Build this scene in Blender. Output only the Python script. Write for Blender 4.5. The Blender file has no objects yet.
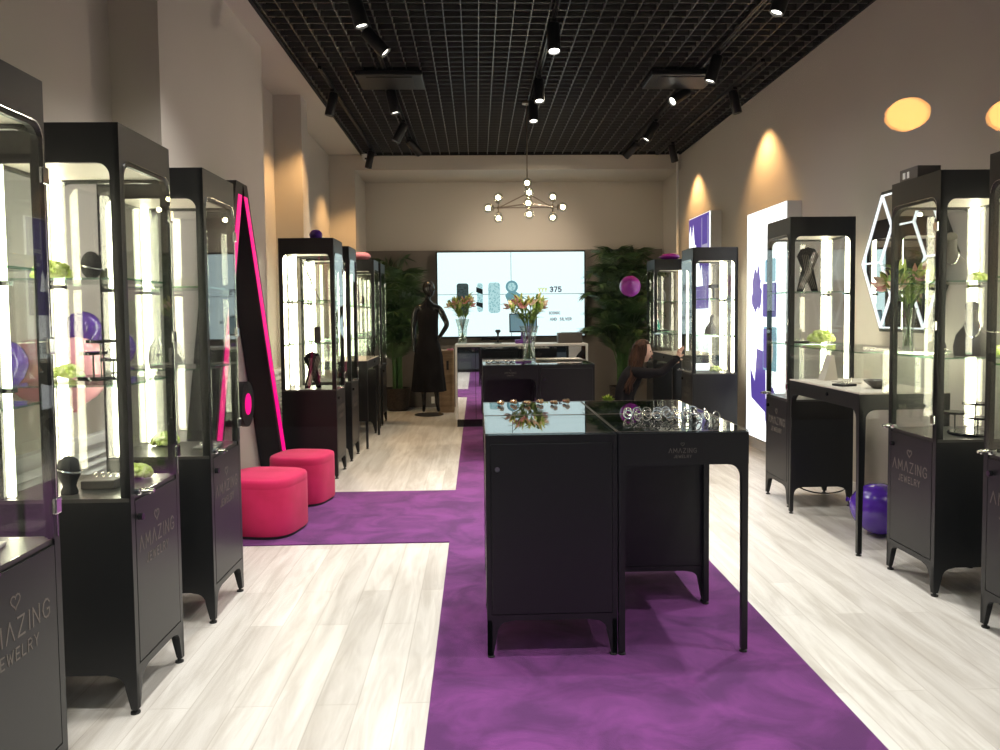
import bpy, bmesh, math, random
from mathutils import Vector, Matrix
R = math.radians
PI = math.pi
rnd = random.Random(7)
scene = bpy.context.scene
col = scene.collection

# ------------------------------------------------------------------ camera, world, exposure
F_PX = 780.0
cam_d = bpy.data.cameras.new('camera')
cam = bpy.data.objects.new('camera', cam_d)
col.objects.link(cam)
cam_d.sensor_fit = 'HORIZONTAL'
cam_d.sensor_width = 36.0
cam_d.lens = 36.0 * F_PX / 1000.0
cam_d.shift_y = -0.0206
cam_d.clip_start = 0.02
PITCH, YAW, ROLL = R(2.9116), R(1.6574), R(0.582)
cam.matrix_world = (Matrix.Translation((0, 0, 1.5)) @ Matrix.Rotation(-YAW, 4, 'Z')
                    @ Matrix.Rotation(PI / 2 - PITCH, 4, 'X') @ Matrix.Rotation(-ROLL, 4, 'Z'))
scene.camera = cam

vs = scene.view_settings
vs.view_transform = 'Standard'
vs.look = 'None'
vs.gamma = 1.0
vs.use_curve_mapping = False
vs.exposure = 0.0
scene.cycles.use_denoising = True
scene.cycles.max_bounces = 12
scene.cycles.diffuse_bounces = 5
scene.cycles.glossy_bounces = 6
scene.cycles.transparent_max_bounces = 48
scene.cycles.sample_clamp_indirect = 4.0
scene.cycles.use_light_tree = True
scene.cycles.caustics_reflective = False
scene.cycles.caustics_refractive = False

SKY_UP, SKY_LOW = 1.1, 0.012
w = bpy.data.worlds.new('street_light')
scene.world = w
w.use_nodes = True
nt = w.node_tree
nt.nodes.clear()
wo = nt.nodes.new('ShaderNodeOutputWorld')
bg = nt.nodes.new('ShaderNodeBackground')
tc = nt.nodes.new('ShaderNodeTexCoord')
sep = nt.nodes.new('ShaderNodeSeparateXYZ')
mr = nt.nodes.new('ShaderNodeMapRange')
mr.inputs[1].default_value = 0.42
mr.inputs[2].default_value = 0.6
mr.inputs[3].default_value = SKY_LOW
mr.inputs[4].default_value = SKY_UP
nt.links.new(tc.outputs['Generated'], sep.inputs[0])
nt.links.new(sep.outputs['Z'], mr.inputs[0])
nt.links.new(mr.outputs[0], bg.inputs['Strength'])
bg.inputs['Color'].default_value = (0.78, 0.9, 1.0, 1)
nt.links.new(bg.outputs[0], wo.inputs[0])

# ------------------------------------------------------------------ materials
M = {}

def mat(name, color, rough=0.5, metal=0.0, spec=0.5, **kw):
    m = bpy.data.materials.new(name)
    m.use_nodes = True
    b = m.node_tree.nodes['Principled BSDF']
    b.inputs['Base Color'].default_value = (*color, 1)
    b.inputs['Roughness'].default_value = rough
    b.inputs['Metallic'].default_value = metal
    b.inputs['Specular IOR Level'].default_value = spec
    for k, v in kw.items():
        b.inputs[k.replace('_', ' ')].default_value = v
    M[name] = m
    return m

def noisy(name, c1, c2, scale=(6, 6, 6), rough=0.5, bump=0.0, detail=4, spec=0.5, lo=0.35, hi=0.65, metal=0.0, bscale=None):
    m = mat(name, c1, rough, metal, spec)
    t = m.node_tree
    b = t.nodes['Principled BSDF']
    tc = t.nodes.new('ShaderNodeTexCoord')
    mp = t.nodes.new('ShaderNodeMapping')
    mp.inputs['Scale'].default_value = scale
    n = t.nodes.new('ShaderNodeTexNoise')
    n.inputs['Scale'].default_value = 1.0
    n.inputs['Detail'].default_value = detail
    r = t.nodes.new('ShaderNodeValToRGB')
    r.color_ramp.elements[0].position = lo
    r.color_ramp.elements[0].color = (*c1, 1)
    r.color_ramp.elements[1].position = hi
    r.color_ramp.elements[1].color = (*c2, 1)
    t.links.new(tc.outputs['Object'], mp.inputs[0])
    t.links.new(mp.outputs[0], n.inputs['Vector'])
    t.links.new(n.outputs['Fac'], r.inputs[0])
    t.links.new(r.outputs[0], b.inputs['Base Color'])
    if bump:
        n2 = t.nodes.new('ShaderNodeTexNoise')
        n2.inputs['Scale'].default_value = bscale or 60
        n2.inputs['Detail'].default_value = 3
        t.links.new(tc.outputs['Object'], n2.inputs['Vector'])
        bp = t.nodes.new('ShaderNodeBump')
        bp.inputs['Strength'].default_value = bump
        bp.inputs['Distance'].default_value = 0.01
        t.links.new(n2.outputs['Fac'], bp.inputs['Height'])
        t.links.new(bp.outputs[0], b.inputs['Normal'])
    return m

def emis(name, color, strength, base=(0.8, 0.8, 0.8)):
    m = mat(name, base, 0.4)
    b = m.node_tree.nodes['Principled BSDF']
    b.inputs['Emission Color'].default_value = (*color, 1)
    b.inputs['Emission Strength'].default_value = strength
    return m

def glass(name, tint=(0.985, 1.0, 0.99), f0=0.04, amount=0.96, gloss_rough=0.0):
    m = bpy.data.materials.new(name)
    m.use_nodes = True
    t = m.node_tree
    t.nodes.clear()
    o = t.nodes.new('ShaderNodeOutputMaterial')
    tr = t.nodes.new('ShaderNodeBsdfTransparent')
    tr.inputs[0].default_value = (*tint, 1)
    g = t.nodes.new('ShaderNodeBsdfGlossy')
    g.inputs['Roughness'].default_value = gloss_rough
    lw = t.nodes.new('ShaderNodeLayerWeight')
    lw.inputs['Blend'].default_value = 0.5
    p = t.nodes.new('ShaderNodeMath')
    p.operation = 'POWER'
    p.inputs[1].default_value = 5.0
    ma = t.nodes.new('ShaderNodeMath')
    ma.operation = 'MULTIPLY_ADD'
    ma.inputs[1].default_value = amount
    ma.inputs[2].default_value = f0
    mx = t.nodes.new('ShaderNodeMixShader')
    t.links.new(lw.outputs['Facing'], p.inputs[0])
    t.links.new(p.outputs[0], ma.inputs[0])
    t.links.new(ma.outputs[0], mx.inputs[0])
    t.links.new(tr.outputs[0], mx.inputs[1])
    t.links.new(g.outputs[0], mx.inputs[2])
    t.links.new(mx.outputs[0], o.inputs[0])
    M[name] = m
    return m

mat('black_paint', (0.010, 0.010, 0.0105), 0.36, spec=0.4)
mat('black_gloss', (0.010, 0.010, 0.011), 0.12)
mat('deck_black', (0.06, 0.056, 0.05), 0.28)
mat('soft_black', (0.016, 0.015, 0.015), 0.7)
mat('rubber', (0.02, 0.02, 0.02), 0.6)
mat('chrome', (0.75, 0.75, 0.74), 0.12, 1.0)
mat('silver', (0.9, 0.9, 0.9), 0.15, 1.0)
mat('gold', (0.95, 0.75, 0.5), 0.2, 1.0)
mat('brass_dark', (0.35, 0.3, 0.25), 0.3, 1.0)
mat('logo_grey', (0.15, 0.13, 0.11), 0.5)
mat('mirror', (0.85, 0.86, 0.87), 0.015, 1.0)
mat('mirror_dark', (0.75, 0.75, 0.76), 0.02, 1.0)
mat('white_paint', (0.78, 0.77, 0.75), 0.4)
mat('white_metal', (0.72, 0.72, 0.72), 0.35)
mat('grey_velvet', (0.23, 0.22, 0.21), 0.9)
mat('taupe_velvet', (0.62, 0.56, 0.50), 0.9)
mat('cream', (0.85, 0.8, 0.7), 0.5)
mat('screen_dark', (0.01, 0.01, 0.012), 0.2)
mat('skin', (0.62, 0.38, 0.28), 0.5)
mat('green_bottle', (0.02, 0.45, 0.3), 0.2)
mat('purple_plastic', (0.16, 0.05, 0.32), 0.4)
mat('lime', (0.30, 0.50, 0.06), 0.6)
mat('dark_box', (0.09, 0.08, 0.075), 0.35)
mat('lip', (0.5, 0.12, 0.12), 0.5)
mat('eye_white', (0.8, 0.8, 0.8), 0.3)
mat('petal_pink', (0.85, 0.42, 0.42), 0.5, Subsurface_Weight=0.0)
mat('petal_pale', (0.9, 0.68, 0.55), 0.5)
mat('bud', (0.55, 0.62, 0.18), 0.5)
mat('leaf_light', (0.20, 0.33, 0.06), 0.5)
mat('leaf_deep', (0.05, 0.12, 0.03), 0.5)
mat('pink_ink', (0.75, 0.2, 0.3), 0.5)
noisy('palm_green', (0.018, 0.042, 0.014), (0.06, 0.11, 0.036), (5, 5, 5), 0.5)
noisy('wicker', (0.02, 0.015, 0.012), (0.06, 0.04, 0.03), (30, 30, 60), 0.7, bump=0.6)
noisy('hydrangea', (0.55, 0.72, 0.12), (0.85, 0.93, 0.45), (40, 40, 40), 0.7, bump=0.5, bscale=90)
noisy('crate_wood', (0.22, 0.14, 0.08), (0.36, 0.25, 0.15), (3, 3, 14), 0.6, bump=0.1)
noisy('hair', (0.012, 0.007, 0.005), (0.06, 0.028, 0.016), (40, 40, 4), 0.45, bump=0.4, bscale=80)
noisy('pink_velvet', (0.56, 0.008, 0.085), (0.68, 0.015, 0.13), (5, 5, 5), 0.85, bump=0.15, bscale=150)
M['pink_velvet'].node_tree.nodes['Principled BSDF'].inputs['Sheen Weight'].default_value = 0.1
noisy('black_cloth', (0.006, 0.005, 0.006), (0.011, 0.010, 0.011), (8, 8, 3), 0.85, bump=0.3, bscale=20)
for k in ('black_cloth', 'hair'):
    M[k].node_tree.nodes['Principled BSDF'].inputs['Specular IOR Level'].default_value = 0.12
noisy('wall_paint', (0.54, 0.50, 0.45), (0.57, 0.53, 0.475), (0.8, 0.8, 0.8), 0.6, bump=0.04, bscale=25)
noisy('wall_panel', (0.17, 0.15, 0.13), (0.19, 0.165, 0.145), (1, 1, 1), 0.5)
mat('pavement', (0.03, 0.03, 0.03), 0.9)
mat('plenum', (0.008, 0.008, 0.008), 0.9)
mat('grid_metal', (0.055, 0.053, 0.05), 0.38, 0.0, 0.6)
for nme, c in (('balloon_purple', (0.10, 0.03, 0.42)), ('balloon_pink', (0.85, 0.30, 0.36)),
               ('balloon_rose', (0.9, 0.42, 0.52)), ('balloon_magenta', (0.28, 0.02, 0.36))):
    mat(nme, c, 0.15, Coat_Weight=0.3)
emis('led_tube', (1.0, 0.90, 0.66), 17)
emis('led_white', (0.95, 0.97, 1.0), 1.3, (0.1, 0.1, 0.1))
emis('led_pink', (1.0, 0.0, 0.22), 1.3, (0.02, 0.0, 0.01))
emis('lens_white', (1.0, 0.95, 0.85), 6)
emis('lens_bright', (1.0, 0.97, 0.92), 30)
emis('lens_warm', (1.0, 0.72, 0.42), 3)
emis('bulb', (1.0, 0.78, 0.48), 50)
emis('lamp_orange', (1.0, 0.42, 0.09), 30)
emis('box_white', (0.95, 0.97, 1.0), 1.7)
emis('box_purple', (0.10, 0.06, 0.36), 0.9, (0.06, 0.04, 0.2))
emis('box_blue', (0.25, 0.48, 0.62), 0.9, (0.1, 0.2, 0.25))
emis('box_line', (0.45, 0.42, 0.6), 0.8, (0.3, 0.3, 0.4))
emis('box_skin', (0.75, 0.5, 0.4), 0.8)
emis('pos_screen', (0.1, 0.25, 0.32), 0.8, (0.1, 0.1, 0.1))
emis('tv_black', (0.02, 0.03, 0.035), 0.4, (0.01, 0.01, 0.01))
emis('tv_teal', (0.16, 0.36, 0.42), 1.0, (0.01, 0.01, 0.01))
emis('tv_ink', (0.12, 0.13, 0.2), 0.6, (0.01, 0.01, 0.01))
emis('tv_grey', (0.28, 0.33, 0.38), 0.7, (0.01, 0.01, 0.01))
emis('tv_yellow', (0.75, 0.8, 0.2), 0.9, (0.01, 0.01, 0.01))
glass('glass_clear')
glass('glass_edge', (0.80, 0.95, 0.88), 0.1)
glass('shop_glass', (0.99, 1.0, 0.995), 0.035)
glass('vase_glass', (0.90, 0.94, 0.92), 0.12)
glass('top_glass', (0.72, 0.75, 0.76), 0.12, 0.88)

for k in ('tv_black', 'tv_teal', 'tv_ink', 'tv_grey', 'tv_yellow'):
    M[k].node_tree.nodes['Principled BSDF'].inputs['Specular IOR Level'].default_value = 0.0
# tv panel: pale cyan picture, lightest in the middle
m = emis('tv_picture', (0.78, 0.98, 1.0), 1.25, (0.01, 0.01, 0.01))

# patterned cuffs shown on the tv
def tv_pattern(name, c1, c2, scale, st):
    m = emis(name, c1, st, (0.01, 0.01, 0.01))
    m.node_tree.nodes['Principled BSDF'].inputs['Specular IOR Level'].default_value = 0.0
    t = m.node_tree
    v = t.nodes.new('ShaderNodeTexVoronoi')
    v.inputs['Scale'].default_value = scale
    r = t.nodes.new('ShaderNodeValToRGB')
    r.color_ramp.elements[0].color = (*c1, 1)
    r.color_ramp.elements[1].color = (*c2, 1)
    r.color_ramp.elements[0].position = 0.25
    r.color_ramp.elements[1].position = 0.5
    tc = t.nodes.new('ShaderNodeTexCoord')
    t.links.new(tc.outputs['Object'], v.inputs['Vector'])
    t.links.new(v.outputs['Distance'], r.inputs[0])
    t.links.new(r.outputs[0], t.nodes['Principled BSDF'].inputs['Emission Color'])
tv_pattern('tv_cuff', (0.25, 0.55, 0.6), (0.55, 0.85, 0.88), 35, 0.9)
tv_pattern('tv_dark_cuff', (0.01, 0.02, 0.02), (0.06, 0.09, 0.09), 40, 0.9)

# floor planks
def floor_material():
    m = mat('floor_oak', (0.6, 0.57, 0.52), 0.38)
    t = m.node_tree
    b = t.nodes['Principled BSDF']
    tc = t.nodes.new('ShaderNodeTexCoord')
    mp = t.nodes.new('ShaderNodeMapping')
    mp.inputs['Rotation'].default_value = (0, 0, PI / 2)
    br = t.nodes.new('ShaderNodeTexBrick')
    br.offset = 0.37
    br.inputs['Scale'].default_value = 1.0
    br.inputs['Brick Width'].default_value = 1.25
    br.inputs['Row Height'].default_value = 0.16
    br.inputs['Mortar Size'].default_value = 0.0016
    br.inputs['Mortar Smooth'].default_value = 0.3
    br.inputs['Bias'].default_value = 0.0
    br.inputs['Color1'].default_value = (0.59, 0.57, 0.54, 1)
    br.inputs['Color2'].default_value = (0.71, 0.695, 0.665, 1)
    br.inputs['Mortar'].default_value = (0.45, 0.42, 0.38, 1)
    mp2 = t.nodes.new('ShaderNodeMapping')
    mp2.inputs['Scale'].default_value = (9, 0.9, 1)
    n = t.nodes.new('ShaderNodeTexNoise')
    n.inputs['Scale'].default_value = 1.4
    n.inputs['Detail'].default_value = 8
    n.inputs['Roughness'].default_value = 0.65
    n.inputs['Distortion'].default_value = 0.6
    r = t.nodes.new('ShaderNodeValToRGB')
    r.color_ramp.elements[0].position = 0.36
    r.color_ramp.elements[0].color = (0.78, 0.75, 0.71, 1)
    r.color_ramp.elements[1].position = 0.6
    r.color_ramp.elements[1].color = (1.05, 1.04, 1.02, 1)
    mx = t.nodes.new('ShaderNodeMix')
    mx.data_type = 'RGBA'
    mx.blend_type = 'MULTIPLY'
    mx.inputs[0].default_value = 1.0
    t.links.new(tc.outputs['Object'], mp.inputs[0])
    t.links.new(mp.outputs[0], br.inputs['Vector'])
    t.links.new(tc.outputs['Object'], mp2.inputs[0])
    t.links.new(mp2.outputs[0], n.inputs['Vector'])
    t.links.new(n.outputs['Fac'], r.inputs[0])
    t.links.new(br.outputs['Color'], mx.inputs[6])
    t.links.new(r.outputs[0], mx.inputs[7])
    t.links.new(mx.outputs[2], b.inputs['Base Color'])
    bp = t.nodes.new('ShaderNodeBump')
    bp.inputs['Strength'].default_value = 0.08
    bp.inputs['Distance'].default_value = 0.004
    t.links.new(n.outputs['Fac'], bp.inputs['Height'])
    t.links.new(bp.outputs[0], b.inputs['Normal'])
floor_material()

def rug_material():
    m = mat('purple_pile', (0.16, 0.03, 0.2), 0.9)
    t = m.node_tree
    b = t.nodes['Principled BSDF']
    b.inputs['Sheen Weight'].default_value = 0.1
    b.inputs['Sheen Tint'].default_value = (0.8, 0.4, 0.9, 1)
    tc = t.nodes.new('ShaderNodeTexCoord')
    n = t.nodes.new('ShaderNodeTexNoise')
    n.inputs['Scale'].default_value = 3.2
    n.inputs['Detail'].default_value = 6
    n.inputs['Roughness'].default_value = 0.62
    n.inputs['Distortion'].default_value = 0.8
    r = t.nodes.new('ShaderNodeValToRGB')
    r.color_ramp.elements[0].position = 0.38
    r.color_ramp.elements[0].color = (0.085, 0.016, 0.105, 1)
    r.color_ramp.elements[1].position = 0.63
    r.color_ramp.elements[1].color = (0.175, 0.034, 0.195, 1)
    t.links.new(tc.outputs['Object'], n.inputs['Vector'])
    t.links.new(n.outputs['Fac'], r.inputs[0])
    t.links.new(r.outputs[0], b.inputs['Base Color'])
    n2 = t.nodes.new('ShaderNodeTexNoise')
    n2.inputs['Scale'].default_value = 220
    n2.inputs['Detail'].default_value = 2
    t.links.new(tc.outputs['Object'], n2.inputs['Vector'])
    bp = t.nodes.new('ShaderNodeBump')
    bp.inputs['Strength'].default_value = 0.5
    bp.inputs['Distance'].default_value = 0.006
    t.links.new(n2.outputs['Fac'], bp.inputs['Height'])
    t.links.new(bp.outputs[0], b.inputs['Normal'])
rug_material()

# ------------------------------------------------------------------ mesh helpers
class MB:
    def __init__(s):
        s.bm = bmesh.new()

    def box(s, x0, x1, y0, y1, z0, z1):
        v = [s.bm.verts.new(p) for p in ((x0, y0, z0), (x1, y0, z0), (x1, y1, z0), (x0, y1, z0),
                                         (x0, y0, z1), (x1, y0, z1), (x1, y1, z1), (x0, y1, z1))]
        for f in ((0, 3, 2, 1), (4, 5, 6, 7), (0, 1, 5, 4), (1, 2, 6, 5), (2, 3, 7, 6), (3, 0, 4, 7)):
            s.bm.faces.new([v[i] for i in f])
        return s

    def prism(s, pts, a, b, axis='y'):
        """extrude a 2D outline (u, v) between a and b along axis"""
        def P(p, t):
            if axis == 'y': return (p[0], t, p[1])
            if axis == 'x': return (t, p[0], p[1])
            return (p[0], p[1], t)
        A = [s.bm.verts.new(P(p, a)) for p in pts]
        B = [s.bm.verts.new(P(p, b)) for p in pts]
        n = len(pts)
        s.bm.faces.new(A)
        s.bm.faces.new(B[::-1])
        for i in range(n):
            j = (i + 1) % n
            s.bm.faces.new([A[j], A[i], B[i], B[j]])
        return s

    def tube(s, pts, r, seg=8, cap=True):
        pts = [Vector(p) for p in pts]
        rr = r if isinstance(r, (list, tuple)) else [r] * len(pts)
        rings = []
        up = Vector((0.013, 0.021, 1)).normalized()
        for i, p in enumerate(pts):
            d = (pts[min(i + 1, len(pts) - 1)] - pts[max(i - 1, 0)])
            if d.length < 1e-9: d = Vector((0, 0, 1))
            d.normalize()
            a = d.cross(up)
            if a.length < 0.05: a = d.cross(Vector((1, 0.1, 0)))
            a.normalize()
            b = d.cross(a)
            if rings:
                pass
            rings.append([s.bm.verts.new(p + (a * math.cos(t) + b * math.sin(t)) * rr[i])
                          for t in [2 * PI * k / seg for k in range(seg)]])
        for i in range(len(rings) - 1):
            for k in range(seg):
                l = (k + 1) % seg
                s.bm.faces.new([rings[i][k], rings[i][l], rings[i + 1][l], rings[i + 1][k]])
        if cap:
            s.bm.faces.new(rings[0][::-1])
            s.bm.faces.new(rings[-1])
        return s

    def lathe(s, prof, c=(0, 0, 0), seg=24, sx=1, sy=1, close=True):
        rings = []
        for r, z in prof:
            if r < 1e-6:
                rings.append([s.bm.verts.new((c[0], c[1], c[2] + z))])
            else:
                rings.append([s.bm.verts.new((c[0] + sx * r * math.cos(2 * PI * k / seg),
                                              c[1] + sy * r * math.sin(2 * PI * k / seg), c[2] + z)) for k in range(seg)])
        for a, b in zip(rings, rings[1:]):
            for k in range(seg):
                l = (k + 1) % seg
                if len(a) == 1 and len(b) == 1: continue
                if len(a) == 1: s.bm.faces.new([a[0], b[l], b[k]])
                elif len(b) == 1: s.bm.faces.new([a[k], a[l], b[0]])
                else: s.bm.faces.new([a[k], a[l], b[l], b[k]])
        if close:
            if len(rings[0]) > 1: s.bm.faces.new(rings[0][::-1])
            if len(rings[-1]) > 1: s.bm.faces.new(rings[-1])
        return s

    def ball(s, c, r, sc=(1, 1, 1), seg=20, rings=12, mtx=None):
        g = bmesh.ops.create_uvsphere(s.bm, u_segments=seg, v_segments=rings, radius=r)
        mt = Matrix.Translation(c) @ (mtx or Matrix()) @ Matrix.Diagonal((*sc, 1))
        bmesh.ops.transform(s.bm, matrix=mt, verts=g['verts'])
        return s

    def torus(s, c, R0, r, mtx=None, seg=20, sub=6):
        mt = Matrix.Translation(c) @ (mtx or Matrix())
        rings = []
        for i in range(seg):
            a = 2 * PI * i / seg
            rings.append([s.bm.verts.new(mt @ Vector(((R0 + r * math.cos(b)) * math.cos(a), (R0 + r * math.cos(b)) * math.sin(a), r * math.sin(b))))
                          for b in [2 * PI * k / sub for k in range(sub)]])
        for i in range(seg):
            j = (i + 1) % seg
            for k in range(sub):
                l = (k + 1) % sub
                s.bm.faces.new([rings[i][k], rings[j][k], rings[j][l], rings[i][l]])
        return s

    def poly(s, pts):
        s.bm.faces.new([s.bm.verts.new(p) for p in pts])
        return s

    def xf(s, mtx):
        bmesh.ops.transform(s.bm, matrix=mtx, verts=s.bm.verts)
        return s

    def build(s, name, m, parent=None, smooth=False, bevel=0.0, loc=None, label=None):
        bmesh.ops.recalc_face_normals(s.bm, faces=s.bm.faces)
        me = bpy.data.meshes.new(name)
        s.bm.to_mesh(me)
        s.bm.free()
        me.materials.append(M[m])
        if smooth:
            for p in me.polygons: p.use_smooth = True
        o = bpy.data.objects.new(name, me)
        col.objects.link(o)
        if parent: o.parent = parent
        if loc: o.location = loc
        if bevel:
            bv = o.modifiers.new('bevel', 'BEVEL')
            bv.width = bevel
            bv.segments = 2
            bv.limit_method = 'ANGLE'
        if smooth and not bevel:
            try:
                me.set_sharp_from_angle(angle=R(50))
            except Exception:
                pass
        if label: o['label'] = label
        return o

def tag(o, label, cat, group=None, kind=None):
    if label: o['label'] = label
    if cat: o['category'] = cat
    if group: o['group'] = group
    if kind: o['kind'] = kind
    return o

def thing(name, label, cat, loc=(0, 0, 0), rotz=0, group=None):
    o = bpy.data.objects.new(name, None)
    o.empty_display_size = 0.05
    col.objects.link(o)
    o.location = loc
    o.rotation_euler = (0, 0, rotz)
    return tag(o, label, cat, group)

def struct(o, label=None):
    o['kind'] = 'structure'
    if label: o['label'] = label
    return o

def dup(root, loc, rotz=None, label=None, group=None):
    kids = {}
    for o in all_children:
        kids.setdefault(o.parent, []).append(o)
    def rec(o, parent):
        c = o.copy()
        col.objects.link(c)
        c.parent = parent
        for k in kids.get(o, []): rec(k, c)
        return c
    r = rec(root, None)
    r.location = loc
    if rotz is not None: r.rotation_euler = (0, 0, rotz)
    if label: r['label'] = label
    if group: r['group'] = group
    return r
all_children = []
def snapshot():
    global all_children
    all_children = [o for o in col.objects if o.parent]

def rrect(x0, x1, z0, z1, r, n=6, corners=(1, 1, 1, 1)):
    """rounded rectangle outline, corners: bl, br, tr, tl"""
    out = []
    for (cx, cz, a0, on, px, pz) in ((x0 + r, z0 + r, PI, corners[0], x0, z0), (x1 - r, z0 + r, 1.5 * PI, corners[1], x1, z0),
                                     (x1 - r, z1 - r, 0, corners[2], x1, z1), (x0 + r, z1 - r, PI / 2, corners[3], x0, z1)):
        if on:
            for k in range(n + 1):
                a = a0 + PI / 2 * k / n
                out.append((cx + r * math.cos(a), cz + r * math.sin(a)))
        else:
            out.append((px, pz))
    return out

# stroke lettering
GL = {
 'A': [[(0, 0), (.35, 1), (.7, 0)]], 'M': [[(0, 0), (.05, 1), (.4, .3), (.75, 1), (.8, 0)]],
 'Z': [[(0, 1), (.6, 1), (0, 0), (.6, 0)]], 'I': [[(.1, 0), (.1, 1)]], 'N': [[(0, 0), (0, 1), (.6, 0), (.6, 1)]],
 'G': [[(.65, .8), (.5, .97), (.3, 1), (.1, .85), (0, .5), (.1, .15), (.3, 0), (.5, .03), (.65, .18), (.65, .45), (.4, .45)]],
 'J': [[(.4, 1), (.4, .2), (.28, 0), (.1, 0), (0, .18)]], 'E': [[(.5, 1), (0, 1), (0, 0), (.5, 0)], [(0, .5), (.42, .5)]],
 'W': [[(0, 1), (.2, 0), (.42, .8), (.64, 0), (.84, 1)]], 'L': [[(0, 1), (0, 0), (.5, 0)]],
 'R': [[(0, 0), (0, 1), (.4, 1), (.55, .85), (.55, .65), (.4, .5), (0, .5)], [(.3, .5), (.58, 0)]],
 'Y': [[(0, 1), (.3, .5), (.6, 1)], [(.3, .5), (.3, 0)]], 'C': [[(.6, .85), (.4, 1), (.15, .9), (0, .5), (.15, .1), (.4, 0), (.6, .15)]],
 'O': [[(.3, 0), (.08, .15), (0, .5), (.08, .85), (.3, 1), (.55, .85), (.62, .5), (.55, .15), (.3, 0)]],
 'S': [[(.55, .85), (.35, 1), (.1, .92), (.05, .7), (.3, .52), (.52, .35), (.5, .1), (.28, 0), (.02, .13)]],
 'D': [[(0, 0), (0, 1), (.3, 1), (.58, .8), (.62, .5), (.58, .2), (.3, 0), (0, 0)]], 'V': [[(0, 1), (.33, 0), (.66, 1)]],
 '3': [[(.02, .88), (.25, 1), (.5, .85), (.48, .62), (.22, .53), (.52, .4), (.54, .15), (.28, 0), (0, .12)]],
 '7': [[(0, 1), (.55, 1), (.2, 0)]], '5': [[(.5, 1), (.05, 1), (.03, .55), (.3, .62), (.55, .45), (.52, .12), (.25, 0), (0, .1)]],
 '2': [[(.02, .8), (.15, .98), (.4, .98), (.52, .75), (.4, .5), (0, 0), (.55, 0)]],
}
def text_width(txt, sp):
    return sum(max(p[0] for st in GL[c] for p in st) + sp for c in txt) - sp

def strokes(mb, txt, cx, z0, h, wd, y0, y1, sp=0.3):
    """centered text in local x/z, as flat raised strokes between y0 and y1"""
    x = cx - text_width(txt, sp) * h / 2
    for c in txt:
        for st in GL[c]:
            line(mb, [(x + p[0] * h, z0 + p[1] * h) for p in st], wd, y0, y1)
        x += (max(p[0] for st in GL[c] for p in st) + sp) * h

def line(mb, pts, wd, y0, y1):
    for a, b in zip(pts, pts[1:]):
        d = Vector((b[0] - a[0], b[1] - a[1]))
        if d.length < 1e-6: continue
        d.normalize()
        n = Vector((-d.y, d.x)) * wd / 2
        e = d * wd / 2
        mb.prism([(a[0] - e.x + n.x, a[1] - e.y + n.y), (a[0] - e.x - n.x, a[1] - e.y - n.y),
                  (b[0] + e.x - n.x, b[1] + e.y - n.y), (b[0] + e.x + n.x, b[1] + e.y + n.y)], y0, y1, 'y')

def heart_pts(cx, cz, s, n=20):
    o = []
    for k in range(n + 1):
        t = 2 * PI * k / n
        o.append((cx + s * math.sin(t) ** 3, cz + s * (13 * math.cos(t) - 5 * math.cos(2 * t) - 2 * math.cos(3 * t) - math.cos(4 * t)) / 16))
    return o

def logo(parent, cx, z, wd, y, name='shop_lettering'):
    """heart over AMAZING over JEWELRY on a front facing local -y"""
    mb = MB()
    hgt = wd / text_width('AMAZING', 0.35)
    strokes(mb, 'AMAZING', cx, z, hgt, hgt * 0.10, y - 0.0012, y, 0.35)
    h2 = hgt * 0.62
    strokes(mb, 'JEWELRY', cx, z - hgt * 1.15, h2, h2 * 0.13, y - 0.0012, y, 0.4)
    line(mb, heart_pts(cx, z + hgt * 1.95, hgt * 0.42), hgt * 0.09, y - 0.0012, y)
    return mb.build(name, 'logo_grey', parent)

# ------------------------------------------------------------------ the room
XL, XR, YB, ZC = -2.17, 3.08, 12.85, 3.884
GX0, GX1, GY1 = -1.66, 3.07, 11.75
struct(MB().box(XL - 0.4, XR + 0.3, 0.3, YB + 0.3, -0.1, 0).build('floor', 'floor_oak'))
struct(MB().box(-8, 8, -10, 0.3, -0.12, -0.01).build('floor_pavement', 'pavement'))
out = [(0.35, XL - 0.25), (0.35, XL), (4.80, XL), (4.80, -1.88), (7.08, -1.88), (7.08, XL), (8.58, XL), (8.58, -1.87), (8.88, -1.87),
       (8.88, XL), (11.75, XL), (11.75, -1.79), (YB, -1.79), (YB, XL - 0.25)]
struct(MB().prism([(x, y) for y, x in out], 0, 4.6, 'z').build('wall_left', 'wall_paint'))
struct(MB().box(XR, XR + 0.2, 0.35, YB, 0, 4.6).build('wall_right', 'wall_paint'))
struct(MB().box(XL - 0.25, XR + 0.2, YB, YB + 0.2, 0, 4.6).build('wall_back', 'wall_paint'))
struct(MB().box(-1.789, 3.04, 12.74, YB - 0.001, 0, 2.55).build('trim_back', 'wall_panel', bevel=0.004))
struct(MB().box(-1.789, XR - 0.001, GY1 + 0.001, YB - 0.001, 3.66, 4.5).build('trim_bulkhead', 'wall_paint'))
struct(MB().box(XL + 0.001, GX0, 0.36, GY1, ZC, ZC + 0.12)
       .build('trim_soffit', 'wall_paint'))
struct(MB().box(XL, XR, 0.36, GY1, 4.5, 4.6).build('ceiling', 'plenum'))
struct(MB().box(GX0 - 0.03, GX0, 0.4, GY1, ZC - 0.012, 4.5).box(GX0, GX1, GY1 - 0.015, GY1, ZC - 0.012, 4.5).box(GX1 - 0.012, GX1 + 0.009, 0.4, GY1, ZC - 0.012, 4.5).build('trim_grid_edge', 'plenum'))
struct(MB().box(XR - 0.015, XR - 0.001, 0.4, YB - 0.12, 0, 0.10).build('baseboard_right', 'white_paint'))
mb = MB()
for k in range(int((GX1 - GX0) / 0.14) + 1):
    x = GX0 + 0.02 + k * 0.14
    mb.box(x - 0.004, x + 0.004, 0.45, GY1 - 0.016, ZC, ZC + 0.045)
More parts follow.
